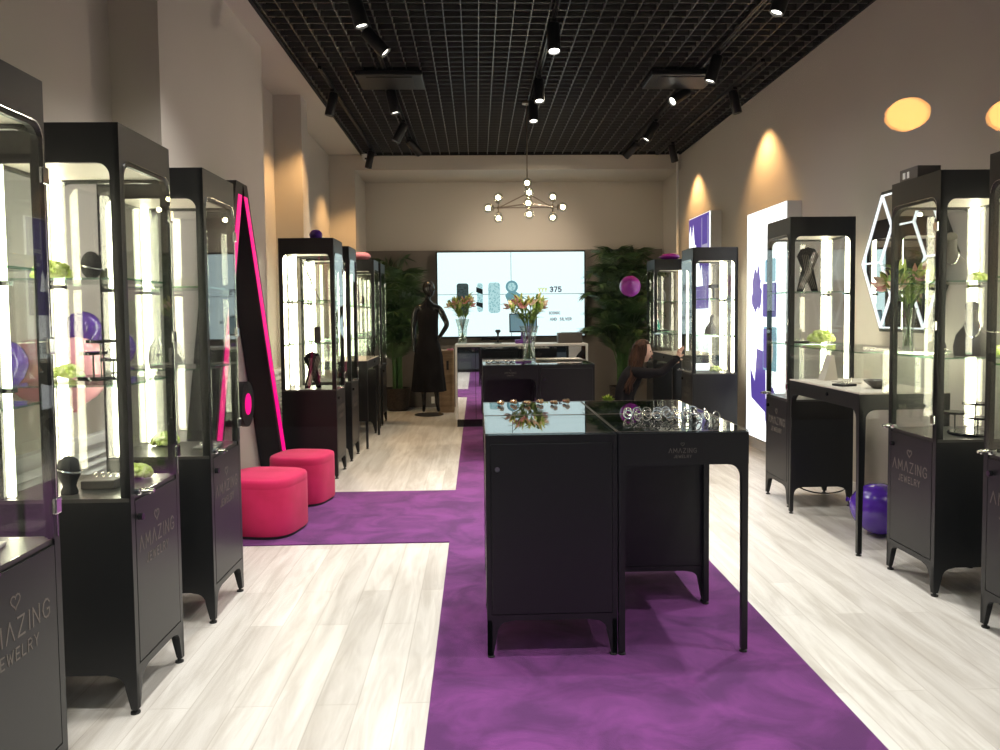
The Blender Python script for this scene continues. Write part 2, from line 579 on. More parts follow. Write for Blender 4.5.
for k in range(int((GY1 - 0.5) / 0.14)):
    y = 0.5 + k * 0.14
    mb.box(GX0 + 0.001, GX1, y - 0.004, y + 0.004, ZC + 0.001, ZC + 0.044)
struct(mb.build('ceiling_grid', 'grid_metal'))
# shop front: header, jambs and the pane the photo is taken through
struct(MB().box(XL - 0.25, XR + 0.2, 0.3, 0.42, 3.8, 4.6).box(XL - 0.25, -1.7, 0.3, 0.42, 0, 3.8).box(2.4, XR + 0.2, 0.3, 0.42, 0, 3.8)
       .build('wall_front', 'wall_paint'))
win = struct(MB().box(-1.7, -1.64, 0.32, 0.40, 0, 3.8).box(2.34, 2.4, 0.32, 0.40, 0, 3.8).box(-1.64, 2.34, 0.32, 0.40, 0, 0.08)
             .box(-1.64, 2.34, 0.32, 0.40, 3.74, 3.8).build('window_1', 'black_paint'))
MB().box(-1.64, 2.34, 0.355, 0.365, 0.08, 3.74).build('pane', 'shop_glass', win)

# left wall louvred radiator covers
for (y0, y1, zt, lab) in ((2.9, 4.72, 0.86, 'white louvred radiator cover on the left wall behind the nearest glass towers'),
                     (7.1, 8.56, 0.95, 'white louvred radiator cover on left wall beside the glowing pink letter')):
    t = thing('radiator_cover', lab, 'radiator cover', (XL, (y0 + y1) / 2, 0))
    hw = (y1 - y0) / 2
    MB().box(0.0, 0.015, -hw, hw, 0.03, zt).build('back_panel', 'white_metal', t)
    MB().box(0.015, 0.06, -hw, -hw + 0.06, 0.0, zt).box(0.015, 0.06, hw - 0.06, hw, 0, zt).box(0.015, 0.06, -hw + 0.06, hw - 0.06, zt - 0.05, zt) \
        .box(0.015, 0.06, -hw + 0.06, hw - 0.06, 0, 0.08).build('frame', 'white_metal', t, bevel=0.003)
    mb = MB()
    z = 0.11
    while z < zt - 0.08:
        mb.prism([(0.018, z + 0.03), (0.022, z + 0.036), (0.056, z + 0.006), (0.052, z)], -hw + 0.06, hw - 0.06, 'y')
        z += 0.045
    mb.build('louvres', 'white_metal', t)

# ------------------------------------------------------------------ rug
rp = [(-0.2, 0.45), (1.385, 0.45), (1.385, 10.38), (-0.2, 10.38), (-0.2, 6.61), (-1.84, 6.61), (-1.84, 5.09), (-0.2, 5.09)]
tag(MB().prism(rp, 0.0005, 0.008, 'z').build('carpet_runner', 'purple_pile', bevel=0.002),
    'purple cut-pile carpet runner down the middle of the pale plank floor, with a side arm', 'carpet')

# ------------------------------------------------------------------ display tower
TW, TD, TH = 0.47, 0.50, 2.215
def make_tower(label):
    t = thing('display_tower', label, 'display cabinet', (0, 0, 0), 0, 'black glass display towers')
    hx, hy = TW / 2, TD / 2
    p, th = 0.036, 0.018
    # upper frame: four plates with rounded-top windows, top plate, fascia
    zt0, zt1, zb = 0.83, TH, 2.07
    def plate(half):
        o = [(-half, zt0), (-half, zt1), (half, zt1), (half, zt0), (half - p, zt0)]
        r = 0.05
        for k in range(7):
            a = PI / 2 * k / 6
            o.append((half - p - r + r * math.cos(a), zb - r + r * math.sin(a)))
        for k in range(7):
            a = PI / 2 + PI / 2 * k / 6
            o.append((-half + p + r + r * math.cos(a), zb - r + r * math.sin(a)))
        o.append((-half + p, zt0))
        return o
    mb = MB()
    mb.prism(plate(hx), -hy, -hy + th, 'y').prism(plate(hx), hy - th, hy, 'y')
    mb.prism(plate(hy - 0.0005), -hx, -hx + th, 'x').prism(plate(hy - 0.0005), hx - th, hx, 'x')
    mb.box(-hx + 0.001, hx - 0.001, -hy + 0.001, hy - 0.001, TH - 0.012, TH - 0.0005)
    mb.build('frame', 'black_paint', t)
    MB().box(-hx + th, hx - th, -hy + th, hy - th, 2.085, 2.10).build('interior_ceiling', 'cream', t)
    # lower box
    b = MB().box(-hx, hx, -hy + 0.006, hy, 0.155, 0.815).box(-hx, -hx + 0.03, -hy, -hy + 0.007, 0.155, 0.83).box(hx - 0.03, hx, -hy, -hy + 0.007, 0.155, 0.83) \
        .box(-hx + 0.03, hx - 0.03, -hy, -hy + 0.007, 0.155, 0.185).build('base_cabinet', 'black_paint', t)
    MB().box(-hx + 0.001, hx - 0.001, -hy + 0.008, hy - 0.001, 0.815, 0.829).build('display_deck', 'deck_black', t)
    d = MB().box(-hx + 0.034, hx - 0.034, -hy - 0.001, -hy + 0.0055, 0.19, 0.812).build('door', 'black_paint', t, bevel=0.002)
    logo(d, -0.01, 0.61, 0.335, -hy - 0.001)
    for sx in (-1, 1):
        for sy in (-1, 1):
            mb = MB()
            r = 0.05
            o = [(0, 0.02), (0, 0.156), (0.12, 0.156)]
            for k in range(6):
                a = PI / 2 * k / 5
                o.append((0.045 + 0.05 - 0.05 * math.sin(a), 0.156 - 0.05 + 0.05 * math.cos(a) - 0.006))
            o += [(0.026, 0.02)]
            mb.prism([(sx * (hx - q[0]), q[1]) for q in o], sy * hy, sy * (hy - 0.02), 'y')
            mb.prism([(sy * (hy - q[0]), q[1]) for q in o], sx * (hx - 0.0005), sx * (hx - 0.02), 'x')
            lg = mb.build('leg', 'black_paint', t)
            MB().lathe([(0.008, 0.022), (0.008, 0.008), (0.018, 0.007), (0.018, 0.0)], (sx * (hx - 0.016), sy * (hy - 0.016), 0), 12).build('foot', 'rubber', lg)
    # glass
    g = 0.0235
    for sx in (-1, 1):
        MB().box(sx * (hx - g), sx * (hx - g + 0.005), -hy + 0.03, hy - 0.03, 0.83, 2.085).build('glass_side', 'glass_clear', t)
    MB().box(-hx + 0.03, hx - 0.03, hy - g, hy - g + 0.005, 0.83, 2.085).build('glass_back', 'glass_clear', t)
    gd = MB().prism(rrect(-hx + 0.02, hx - 0.022, 0.836, 2.085, 0.05, 6, (0, 0, 1, 1)), -hy - 0.007, -hy - 0.002, 'y').build('glass_door', 'glass_clear', t)
    # bright polished edge of the door
    e = rrect(-hx + 0.02, hx - 0.022, 0.836, 2.085, 0.05, 6, (0, 0, 1, 1))
    mb = MB()
    line(mb, e[1:] , 0.003, -hy - 0.0075, -hy - 0.0015)
    mb.build('door_edge', 'chrome', gd)
    for z in (1.93, 1.42, 0.93):
        MB().box(hx - 0.04, hx - 0.006, -hy - 0.014, -hy - 0.001, z - 0.025, z + 0.025).build('hinge', 'chrome', gd, bevel=0.004)
    lk = MB().box(-hx + 0.03, -hx + 0.085, -hy - 0.02, -hy + 0.008, 0.832, 0.856).build('lock', 'chrome', t, bevel=0.006)
    MB().lathe([(0.012, 0), (0.012, 0.03), (0.007, 0.032), (0.007, 0.045)], (0, 0, 0), 12).xf(Matrix.Translation((-hx + 0.055, -hy - 0.02, 0.845)) @ Matrix.Rotation(PI / 2, 4, 'X')) \
        .build('lock_barrel', 'chrome', lk, smooth=True)
    MB().lathe([(0.013, 0), (0.013, 0.018), (0, 0.018)], (0, 0, 0), 12).xf(Matrix.Translation((-hx + 0.06, -hy - 0.001, 0.745)) @ Matrix.Rotation(PI / 2, 4, 'X')).build('door_lock', 'black_gloss', t, smooth=True)
    for z in (1.645, 1.245):
        s = MB().box(-hx + 0.025, hx - 0.025, -hy + 0.022, hy - 0.025, z, z + 0.008).build('glass_shelf', 'glass_clear', t)
        MB().box(-hx + 0.026, hx - 0.026, -hy + 0.020, -hy + 0.0218, z, z + 0.008).box(-hx + 0.0235, -hx + 0.0248, -hy + 0.022, hy - 0.03, z, z + 0.008) \
            .box(hx - 0.0248, hx - 0.0235, -hy + 0.022, hy - 0.03, z, z + 0.008).build('shelf_edge', 'glass_edge', s)
    for sx in (-1, 1):
        l = MB().prism([(sx * (hx - 0.03), hy - 0.03), (sx * (hx - 0.06), hy - 0.03), (sx * (hx - 0.06), hy - 0.038), (sx * (hx - 0.038), hy - 0.06), (sx * (hx - 0.03), hy - 0.06)],
                       0.835, 2.08, 'z').build('led_strip', 'led_tube', t)
        for z in (1.638, 1.238):
            MB().box(sx * (hx - 0.065), sx * (hx - 0.022), hy - 0.065, hy - 0.024, z - 0.012, z + 0.006).build('shelf_bracket', 'chrome', l)
    return t

XLT, XRT = -1.55, 2.62
towers_l = [(2.19, 'nearest glass tower on the left, cut by the left edge of the photo'),
            (3.155, 'second glass tower from the front on the left, black head stand on its deck'),
            (4.03, 'third glass tower from the front on the left, just before the pink stools'),
            (7.42, 'glass tower on the left right behind the pink stools, purple balloon on top'),
            (8.28, 'narrow-seen glass tower on the left directly behind the balloon-topped one'),
            (10.20, 'far left glass tower with a pink balloon on top, behind the display desk'),
            (10.90, 'farthest glass tower on the left, beside the palm')]
towers_r = [(3.33, 'nearest glass tower on the right, cut by the right edge of the photo'),
            (4.18, 'second glass tower from the front on the right, dark box on its top'),
            (6.09, 'right glass tower holding an X-shaped necklace display, beside the white light box'),
            (8.75, 'right glass tower the woman in black is reaching into'),
            (10.60, 'farthest glass tower on the right, purple balloon on top')]
t0 = make_tower(towers_l[0][1])
t0.location = (XLT, towers_l[0][0], 0)
t0.rotation_euler = (0, 0, PI / 2)
snapshot()
for y, lab in towers_l[1:]: dup(t0, (XLT, y, 0), PI / 2, lab)
for y, lab in towers_r: dup(t0, (XRT, y, 0), -PI / 2, lab)

# ------------------------------------------------------------------ wall display desks with glass case
def desk(parent, hx, hy, ztop, zap, logo_at=None, case=True, legw=0.04):
    """apron with arched ends, four tapered legs"""
    th = 0.02
    zr = zap
    mb = MB()
    mb.box(-hx, hx, -hy, -hy + th, zr, ztop).box(-hx, hx, hy - th, hy, zr, ztop)
    mb.box(-hx, -hx + th, -hy + th, hy - th, zr, ztop).box(hx - th, hx, -hy + th, hy - th, zr, ztop)
    mb.box(-hx + th, hx - th, -hy + th, hy - th, zr + 0.01, ztop - 0.03)
    a = mb.build('apron', 'black_paint', parent)
    for sx in (-1, 1):
        for sy in (-1, 1):
            mb = MB()
            r = 0.06
            o = [(0.001, 0.015), (0.001, zr + 0.001), (legw + r, zr + 0.001)]
            for k in range(7):
                b = PI / 2 * k / 6
                o.append((legw + r - r * math.sin(b), zr - r + r * math.cos(b) - 0.001))
            o += [(0.024, 0.015)]
            mb.prism([(sx * (hx - q[0]), q[1]) for q in o], sy * (hy - 0.0005), sy * (hy - 0.028), 'y')
            mb.prism([(sy * (hy - q[0]), q[1]) for q in o], sx * (hx - 0.0010), sx * (hx - 0.028), 'x')
            lg = mb.build('leg', 'black_paint', parent)
            MB().lathe([(0.008, 0.018), (0.008, 0.007), (0.017, 0.006), (0.017, 0)], (sx * (hx - 0.015), sy * (hy - 0.015), 0), 12).build('foot', 'rubber', lg)
    return a

def make_desk(label):
    t = thing('display_desk', label, 'display desk', (0, 0, 0), 0, 'display desks between the glass towers')
    hx, hy = 0.53, 0.28
    desk(t, hx, hy, 0.995, 0.90)
    MB().box(-hx + 0.001, hx - 0.001, -hy + 0.001, hy - 0.001, 0.995, 1.003).build('display_deck', 'taupe_velvet', t)
    for z, a, b in ((0, -1, 1),):
        MB().box(-hx + 0.006, hx - 0.006, -hy + 0.004, -hy + 0.010, 1.003, 1.243).build('glass_front', 'glass_clear', t)
        MB().box(-hx + 0.006, hx - 0.006, hy - 0.010, hy - 0.004, 1.003, 1.243).build('glass_back', 'glass_clear', t)
        for s in (-1, 1):
            MB().box(s * (hx - 0.004), s * (hx - 0.010), -hy + 0.011, hy - 0.011, 1.003, 1.243).build('glass_side', 'glass_clear', t)
    g = MB().box(-hx, hx, -hy, hy, 1.244, 1.253).build('glass_top', 'glass_clear', t)
    MB().box(-hx, hx, -hy - 0.0015, -hy, 1.244, 1.253).box(-hx - 0.0015, -hx, -hy, hy, 1.244, 1.253).box(hx, hx + 0.0015, -hy, hy, 1.244, 1.253).build('top_edge', 'glass_edge', g)
    MB().box(-hx + 0.05, hx - 0.05, hy - 0.035, hy - 0.018, 1.215, 1.238).build('led_strip', 'led_tube', t)
    MB().lathe([(0.012, 0), (0.012, 0.008), (0, 0.008)], (0, 0, 0), 12).xf(Matrix.Translation((0.1, -hy, 0.955)) @ Matrix.Rotation(PI / 2, 4, 'X')).build('drawer_lock', 'black_gloss', t)
    return t
d0 = make_desk('black display desk with a glass case on the right, under the lily vase')
d0.location = (2.31 + 0.28, 5.17, 0)
d0.rotation_euler = (0, 0, -PI / 2)
snapshot()
dup(d0, (2.31 + 0.28, 9.69, 0), -PI / 2, 'far black display desk with a glass case on the right, beyond the woman')
dup(d0, (-1.24 - 0.28, 9.31, 0), PI / 2, 'black display desk with a glass case on the left, among the far towers')

# ------------------------------------------------------------------ central islands: four units each
def top_unit(t, hx, hy):
    MB().box(-hx + 0.014, hx - 0.014, -hy + 0.014, hy - 0.014, 0.93, 0.938).build('velvet_liner', 'soft_black', t)
    MB().box(-hx + 0.0005, hx - 0.0005, -hy + 0.0005, hy - 0.0005, 0.974, 0.982).build('glass_top', 'top_glass', t)
    MB().box(-hx, -hx + 0.0018, -hy, hy, 0.9825, 0.9835).box(hx - 0.0018, hx, -hy, hy, 0.9825, 0.9835).box(-hx + 0.0035, hx - 0.0035, -hy, -hy + 0.003, 0.9825, 0.9835) \
        .box(-hx + 0.0035, hx - 0.0035, hy - 0.003, hy, 0.9825, 0.9835).build('edge_trim', 'brass_dark', t)

def unit_cabinet(name, label, loc, rot, hx=0.284, hy=0.30):
    t = thing(name, label, 'display counter', loc, rot, 'black display counters of the two islands')
    mb = MB().box(-hx, hx, -hy + 0.006, hy, 0.165, 0.93)
    mb.box(-hx, -hx + 0.014, -hy + 0.006, hy, 0.93, 0.974).box(hx - 0.014, hx, -hy + 0.006, hy, 0.93, 0.974).box(-hx + 0.014, hx - 0.014, hy - 0.014, hy, 0.93, 0.974)
    mb.box(-hx, hx, -hy, -hy + 0.0061, 0.94, 0.974).box(-hx, -hx + 0.02, -hy, -hy + 0.0061, 0.165, 0.94).box(hx - 0.02, hx, -hy, -hy + 0.0061, 0.165, 0.94) \
        .box(-hx + 0.02, hx - 0.02, -hy, -hy + 0.0061, 0.165, 0.19)
    mb.build('body', 'black_paint', t)
    MB().box(-hx + 0.023, hx - 0.023, -hy - 0.001, -hy + 0.0055, 0.193, 0.937).build('door', 'black_paint', t, bevel=0.0015)
    MB().lathe([(0.011, 0), (0.011, 0.016), (0, 0.016)], (0, 0, 0), 12).xf(Matrix.Translation((-hx + 0.05, -hy - 0.001, 0.83)) @ Matrix.Rotation(PI / 2, 4, 'X')).build('door_lock', 'chrome', t, smooth=True)
    for sx in (-1, 1):
        for sy in (-1, 1):
            o = [(0.0005, 0.012), (0.0005, 0.166), (0.13, 0.166)]
            for k in range(6):
                a = PI / 2 * k / 5
                o.append((0.045 + 0.05 - 0.05 * math.sin(a), 0.16 - 0.05 + 0.05 * math.cos(a)))
            o += [(0.026, 0.012)]
            m2 = MB().prism([(sx * (hx - q[0]), q[1]) for q in o], sy * (hy - 0.0005), sy * (hy - 0.022), 'y')
            m2.prism([(sy * (hy - q[0]), q[1]) for q in o], sx * (hx - 0.001), sx * (hx - 0.022), 'x')
            lg = m2.build('leg', 'black_paint', t)
            MB().lathe([(0.008, 0.013), (0.016, 0.006), (0.016, 0)], (sx * (hx - 0.016), sy * (hy - 0.016), 0), 12).build('foot', 'rubber', lg)
    top_unit(t, hx, hy)
    return t

def unit_desk(name, label, loc, rot, hx=0.284, hy=0.30, lg=True):
    t = thing(name, label, 'display counter', loc, rot, 'black display counters of the two islands')
    a = desk(t, hx, hy, 0.974, 0.835, legw=0.03)
    if lg: logo(t, -0.005, 0.888, 0.12, -hy)
    top_unit(t, hx, hy)
    return t

for (cx, cy, kind, who) in ((0.60, 3.925, 0, 'near'), (0.625, 8.53, 1, 'far')):
    z = 0.008
    if kind == 0:
        unit_cabinet('island_counter', 'black closed counter unit at the front left of the nearest island', (cx - 0.287, cy - 0.303, z), 0)
        unit_desk('island_counter', 'black open-legged counter of the nearest island with small shop lettering on its apron', (cx + 0.287, cy - 0.303, z), 0)
        unit_desk('island_counter', 'rear left counter unit of the nearest island, gold pieces on its glass', (cx - 0.287, cy + 0.303, z), PI)
        unit_cabinet('island_counter', 'rear right closed counter unit of the nearest island, seen through the open legs', (cx + 0.287, cy + 0.303, z), 0)
    else:
        unit_desk('island_counter', 'front left open-legged counter of the far island, left of the big lily vase', (cx - 0.287, cy - 0.303, z), 0)
        unit_cabinet('island_counter', 'front right closed brown-black counter unit of the far island', (cx + 0.287, cy - 0.303, z), 0)
        unit_cabinet('island_counter', 'rear left counter unit of the far island, behind the open-legged one', (cx - 0.287, cy + 0.303, z), PI)
        unit_desk('island_counter', 'rear right counter unit of the far island, cream rolls on its glass', (cx + 0.287, cy + 0.303, z), PI)

# jewellery under / on the island glass
def cuff_bracelet(c, rz, m='silver'):
    mb = MB()
    mt = Matrix.Rotation(rz, 4, 'Z') @ Matrix.Rotation(R(70), 4, 'X')
    mb.torus((0, 0, 0.022), 0.02, 0.0032, mt, 18, 6)
    mb.ball((0.0, 0, 0.004), 0.005, seg=8, rings=6)
    mb.ball((0.012, 0.006, 0.006), 0.004, seg=8, rings=6)
    return mb.build('bracelet', m, None, smooth=True, loc=c)
b0 = cuff_bracelet((0.74, 3.82, 0.992), 0.3)
tag(b0, 'small shiny silver bracelet in the cluster on the near island glass top', 'bracelet', 'silver bracelets on the near island glass top')
k = 0
for row in range(3):
    for i in range(9):
        if row == 0 and i == 0: continue
        c = b0.copy()
        col.objects.link(c)
        c.location = (0.70 + i * 0.047 + row * 0.025 + rnd.uniform(-.006, .006), 3.83 - row * 0.10 + rnd.uniform(-.015, .015), 0.992)
        c.rotation_euler = (0, 0, rnd.uniform(-.8, .8))
def ring_cone(m, loc, rz, s=1.0, name='ring_stand'):
    mb = MB()
    mb.tube([(-0.035 * s, 0, 0.01), (0.0, 0, 0.013), (0.035 * s, 0, 0.014)], [0.011 * s, 0.009 * s, 0.004 * s], 10)
    mb.torus((0.012, 0, 0.0135), 0.0115, 0.003, Matrix.Rotation(PI / 2, 4, 'Y'), 14, 6)
    o = mb.build(name, m, None, smooth=True, loc=loc)
    o.rotation_euler = (0, 0, rz)
    return o
for i in range(6):
    o = ring_cone('gold', (0.13 + i * 0.075, 4.36 + 0.05 * (i % 2), 0.9925), R(-70), 1.0, 'gold_earring')
    tag(o, 'gold earring lying at the back left on the near island glass top', 'earring', 'gold earrings on the near island glass top')
for i in range(7):
    tag(ring_cone('cream', (0.69 + i * 0.068, 8.55, 0.9925), R(-40), 1.5, 'ring_roll'), 'cream ring roll in the row on the far island glass top, right of the vase', 'ring holder', 'cream ring rolls on the far island glass top')
for i in range(6):
    tag(ring_cone('silver', (0.12 + i * 0.052, 8.33 + 0.06 * (i % 2), 0.9925), R(-50), 1.2, 'silver_ring'), 'silver ring piece on the far island glass top, left of the big vase', 'ring', 'silver rings on the far island glass top')

# ------------------------------------------------------------------ stools
def pouf(label, loc, rz, a, b, h):
    t = thing('pouf_stool', label, 'stool', loc, rz, 'pink velvet pouf stools')
    def ring(s, z, n=48):
        o = []
        for k in range(n):
            tt = 2 * PI * k / n
            c, sn = math.cos(tt), math.sin(tt)
            e = 2 / 3.4
            o.append((a * s * math.copysign(abs(c) ** e, c), b * s * math.copysign(abs(sn) ** e, sn), z))
        return o
    def loft(mb, prof):
        rs = [[mb.bm.verts.new(p) for p in ring(s, z)] for s, z in prof]
        for x, y in zip(rs, rs[1:]):
            for k in range(len(x)):
                l = (k + 1) % len(x)
                mb.bm.faces.new([x[k], x[l], y[l], y[k]])
        mb.bm.faces.new(rs[0][::-1])
        mb.bm.faces.new(rs[-1])
        return mb
    loft(MB(), [(0.95, 0), (0.95, 0.022)]).build('base', 'rubber', t)
    loft(MB(), [(0.985, 0.02), (1.0, 0.03), (1.0, h - 0.07), (0.994, h - 0.062), (0.994, h - 0.058), (1.0, h - 0.05), (0.995, h - 0.02), (0.975, h - 0.006), (0.93, h), (0.5, h + 0.004)]) \
        .build('upholstery', 'pink_velvet', t, smooth=True)
    return t
pouf('bright pink velvet pouf stool nearest the front, partly hidden by the third left tower', (-1.50, 5.46, 0.008), R(-12), 0.262, 0.255, 0.40)
pouf('darker pink velvet pouf stool farther back, below the leaning neon letter', (-1.43, 6.33, 0.008), R(-12), 0.23, 0.23, 0.385)

# ------------------------------------------------------------------ glowing letter A on the left pillar
t = thing('illuminated_letter', 'tall black A-shaped frame with glowing pink strips leaning on the left pillar', 'neon letter', (-1.875, 5.78, 0.0))
def leg_outline(y0t, y1t, y0b, y1b): return [(y0b, 0.0), (y1b, 0.0), (y1t, 2.47), (y0t, 2.47)]
dx = 0.185
MB().prism(leg_outline(-0.16, 0.0, -0.98, -0.80), 0, dx, 'x').build('frame', 'black_paint', t)
MB().prism(leg_outline(0.0005, 0.10, 1.02, 1.21), 0, dx, 'x').build('frame', 'black_paint', t)
MB().prism([(0.01, 2.38), (0.09, 2.38), (1.16, 0.10), (1.06, 0.10)], dx, dx + 0.004, 'x').build('light_strip', 'led_pink', t)
MB().prism([(-0.12, 2.38), (-0.04, 2.38), (-0.83, 0.10), (-0.93, 0.10)], dx, dx + 0.004, 'x').build('light_strip', 'led_pink', t)
dd = MB().prism([(0.0 + 0.16 * math.cos(a), 0.85 + 0.17 * math.sin(a)) for a in [2 * PI * k / 32 for k in range(32)]], 0.0, 0.15, 'x').xf(Matrix.Translation((0, 0.10, 0))).build('crossbar_disc', 'black_paint', t)
MB().prism([(0.0 + 0.075 * math.cos(a), 0.85 + 0.08 * math.sin(a)) for a in [2 * PI * k / 32 for k in range(32)]], 0.15, 0.154, 'x').xf(Matrix.Translation((0, 0.10, 0))).build('light_spot', 'led_pink', dd)

# ------------------------------------------------------------------ balloons
def balloon(m, loc, r, label, name='balloon', tilt=(0, 0), group='party balloons', flat=1.0):
    t = thing(name, label, 'balloon', loc, 0, group)
    prof = [(0, -r * 1.28), (r * 0.06, -r * 1.27), (r * 0.10, -r * 1.2), (r * 0.35, -r * 1.02), (r * 0.66, -r * 0.78), (r * 0.88, -r * 0.45), (r, 0), (r * 0.96, r * 0.3), (r * 0.82, r * 0.6), (r * 0.6, r * 0.82), (r * 0.3, r * 0.97), (0, r * 1.02)]
    MB().lathe(prof, seg=28).xf(Matrix.Diagonal((1, 1, flat, 1)) @ Matrix.Rotation(tilt[0], 4, 'X') @ Matrix.Rotation(tilt[1], 4, 'Y')).build('skin', m, t, smooth=True)
    MB().lathe([(0, -r * 1.26), (r * 0.1, -r * 1.34), (0, -r * 1.33)], seg=12).xf(Matrix.Diagonal((1, 1, flat, 1)) @ Matrix.Rotation(tilt[0], 4, 'X') @ Matrix.Rotation(tilt[1], 4, 'Y')).build('knot', m, t)
    return t
balloon('balloon_purple', (-1.52, 7.50, TH + 0.055), 0.062, 'small purple balloon on top of the left glass tower behind the stools', tilt=(R(80), R(20)), flat=0.9)
balloon('balloon_pink', (-1.50, 10.24, TH + 0.06), 0.13, 'half-flat pink balloon on top of the far left glass tower', tilt=(R(85), R(20)), flat=0.46)
balloon('balloon_magenta', (2.64, 10.62, TH + 0.05), 0.13, 'half-flat purple balloon on top of the farthest right glass tower', tilt=(R(90), R(60)), flat=0.38)
balloon('balloon_magenta', (2.13, 10.8, 1.88), 0.15, 'magenta balloon floating in front of the right palm', tilt=(R(-110), 0.1))
balloon('balloon_purple', (2.68, 5.10, 0.175), 0.175, 'purple balloon on the floor beneath the right display desk', tilt=(R(95), R(30)))
balloon('balloon_purple', (-2.02, 3.35, 1.31), 0.11, 'purple balloon seen through the nearest left tower, above its lower shelf', tilt=(0.15, 0.1))
balloon('balloon_pink', (-2.0, 3.60, 1.27), 0.14, 'coral pink balloon between the first two left towers, behind the glass', tilt=(0.2, -0.1))
balloon('balloon_rose', (-1.99, 3.92, 1.25), 0.16, 'large rose pink balloon behind the second left tower', tilt=(0.1, 0.1))
balloon('balloon_purple', (-2.05, 4.12, 1.45), 0.09, 'purple balloon peeking over the pink balloons behind the second left tower', tilt=(0.1, 0.1))
balloon('balloon_purple', (-2.04, 4.45, 1.33), 0.11, 'purple balloon low behind the second left tower, rightmost of the bunch', tilt=(0.1, 0.1))

# ------------------------------------------------------------------ light boxes on the right wall
def light_box(label, y0, y1, z0, z1, name='light_box'):
    t = thing(name, label, 'light box', (XR - 0.002, (y0 + y1) / 2, z0))
    hw = (y1 - y0) / 2
    MB().box(-0.14, 0, -hw, hw, 0, z1 - z0).build('case', 'white_metal', t, bevel=0.003)
    MB().box(-0.143, -0.1405, -hw + 0.004, hw - 0.004, 0.004, z1 - z0 - 0.004).build('lit_panel', 'box_white', t)
    return t, hw, z1 - z0
# local y: +y is far (left in the photo)
def art(parent, pts, m, name='printed_picture', lift=0.0):
    MB().prism(pts, -0.1445 - lift, -0.1432 - lift, 'x').build(name, m, parent)
def blob(cy, cz, ry, rz, n=22, jag=0.25, seed=1):
    q = random.Random(seed)
    return [(cy + ry * math.cos(2 * PI * k / n) * (1 + q.uniform(-jag, jag)), cz + rz * math.sin(2 * PI * k / n) * (1 + q.uniform(-jag, jag))) for k in range(n)]
lb, hw, hh = light_box('tall white light box with purple petals and photos on the right wall', 7.34, 8.42, 0.17, 2.55)
art(lb, blob(0.25, 1.55, 0.13, 0.24, 26, 0.35, 3), 'box_purple')
art(lb, [(0.38, 0.42), (0.42, 0.75), (0.28, 0.60), (0.22, 0.95), (-0.02, 0.92), (-0.04, 0.30)], 'box_purple')
art(lb, rrect(-0.30, 0.06, 1.28, 1.62, 0.02), 'box_purple', lift=0.0005)
art(lb, rrect(-0.28, 0.00, 1.63, 1.86, 0.02), 'box_blue', lift=0.0010)
art(lb, rrect(-0.32, 0.04, 0.74, 1.18, 0.02), 'box_blue', lift=0.0015)
art(lb, rrect(-0.06, 0.03, 0.76, 1.16, 0.02), 'box_purple', lift=0.0020)
art(lb, blob(-0.15, 0.95, 0.08, 0.16, 18, 0.1, 8), 'box_skin', lift=0.0025)
art(lb, blob(-0.18, 0.35, 0.16, 0.24, 20, 0.15, 9), 'box_purple', lift=0.003)
hp = heart_pts(0.24, 1.08, 0.14, 28)
mb = MB()
for a, b in zip(hp, hp[1:]):
    d = Vector((b[0] - a[0], b[1] - a[1]))
    if d.length < 1e-5: continue
    d.normalize(); n = Vector((-d.y, d.x)) * 0.004
    mb.prism([(a[0] + n.x, a[1] + n.y), (a[0] - n.x, a[1] - n.y), (b[0] - n.x, b[1] - n.y), (b[0] + n.x, b[1] + n.y)], -0.1445, -0.1432, 'x')
mb.build('printed_heart', 'box_line', lb)
lb2, hw, hh = light_box('purple printed light box high on the right wall, above the far towers', 9.76, 10.74, 0.35, 2.78)
art(lb2, rrect(-0.44, 0.485, 1.2, 2.42, 0.004), 'box_purple')
q = random.Random(4)
wp = [(0.47, 1.5)] + [(0.47 - 0.065 * k, (2.40 if k % 2 else 2.20) - 0.07 * k + (0.14 if k in (3, 4) else 0)) for k in range(0, 11)] + [(-0.22, 1.5)]
art(lb2, wp, 'box_white', lift=0.0015)
art(lb2, rrect(-0.14, -0.12, 1.9, 2.38, 0.004), 'box_line', lift=0.0030)
art(lb2, rrect(-0.40, -0.38, 2.0, 2.38, 0.004), 'box_line', lift=0.0035)
art(lb2, rrect(-0.40, -0.14, 1.98, 2.03, 0.004), 'box_line', lift=0.0040)
art(lb2, rrect(-0.36, -0.17, 1.82, 1.86, 0.004), 'box_line', lift=0.0045)

# ------------------------------------------------------------------ hexagonal lit mirror
t = thing('hexagon_mirror', 'hexagonal wall mirror with white glowing lines on the right wall, behind the lilies', 'mirror', (XR - 0.001, 5.5, 1.865))
def hexp(r): return [(r * math.cos(R(60 * k)), r * math.sin(R(60 * k))) for k in range(6)]
MB().prism(hexp(0.60), -0.045, 0, 'x').build('frame', 'black_paint', t)
MB().prism(hexp(0.575), -0.047, -0.0452, 'x').build('mirror_glass', 'mirror', t)
mb = MB()
def bar(a, b, wd=0.011):
    d = Vector((b[0] - a[0], b[1] - a[1])); d.normalize(); n = Vector((-d.y, d.x)) * wd / 2
    mb.prism([(a[0] + n.x, a[1] + n.y), (a[0] - n.x, a[1] - n.y), (b[0] - n.x, b[1] - n.y), (b[0] + n.x, b[1] + n.y)], -0.056, -0.0472, 'x')
A, B = hexp(0.565), hexp(0.29)
for k in range(6):
    bar(A[k], A[(k + 1) % 6]); bar(B[k], B[(k + 1) % 6]); bar(A[k], B[k])
mb.build('light_lines', 'led_white', t)

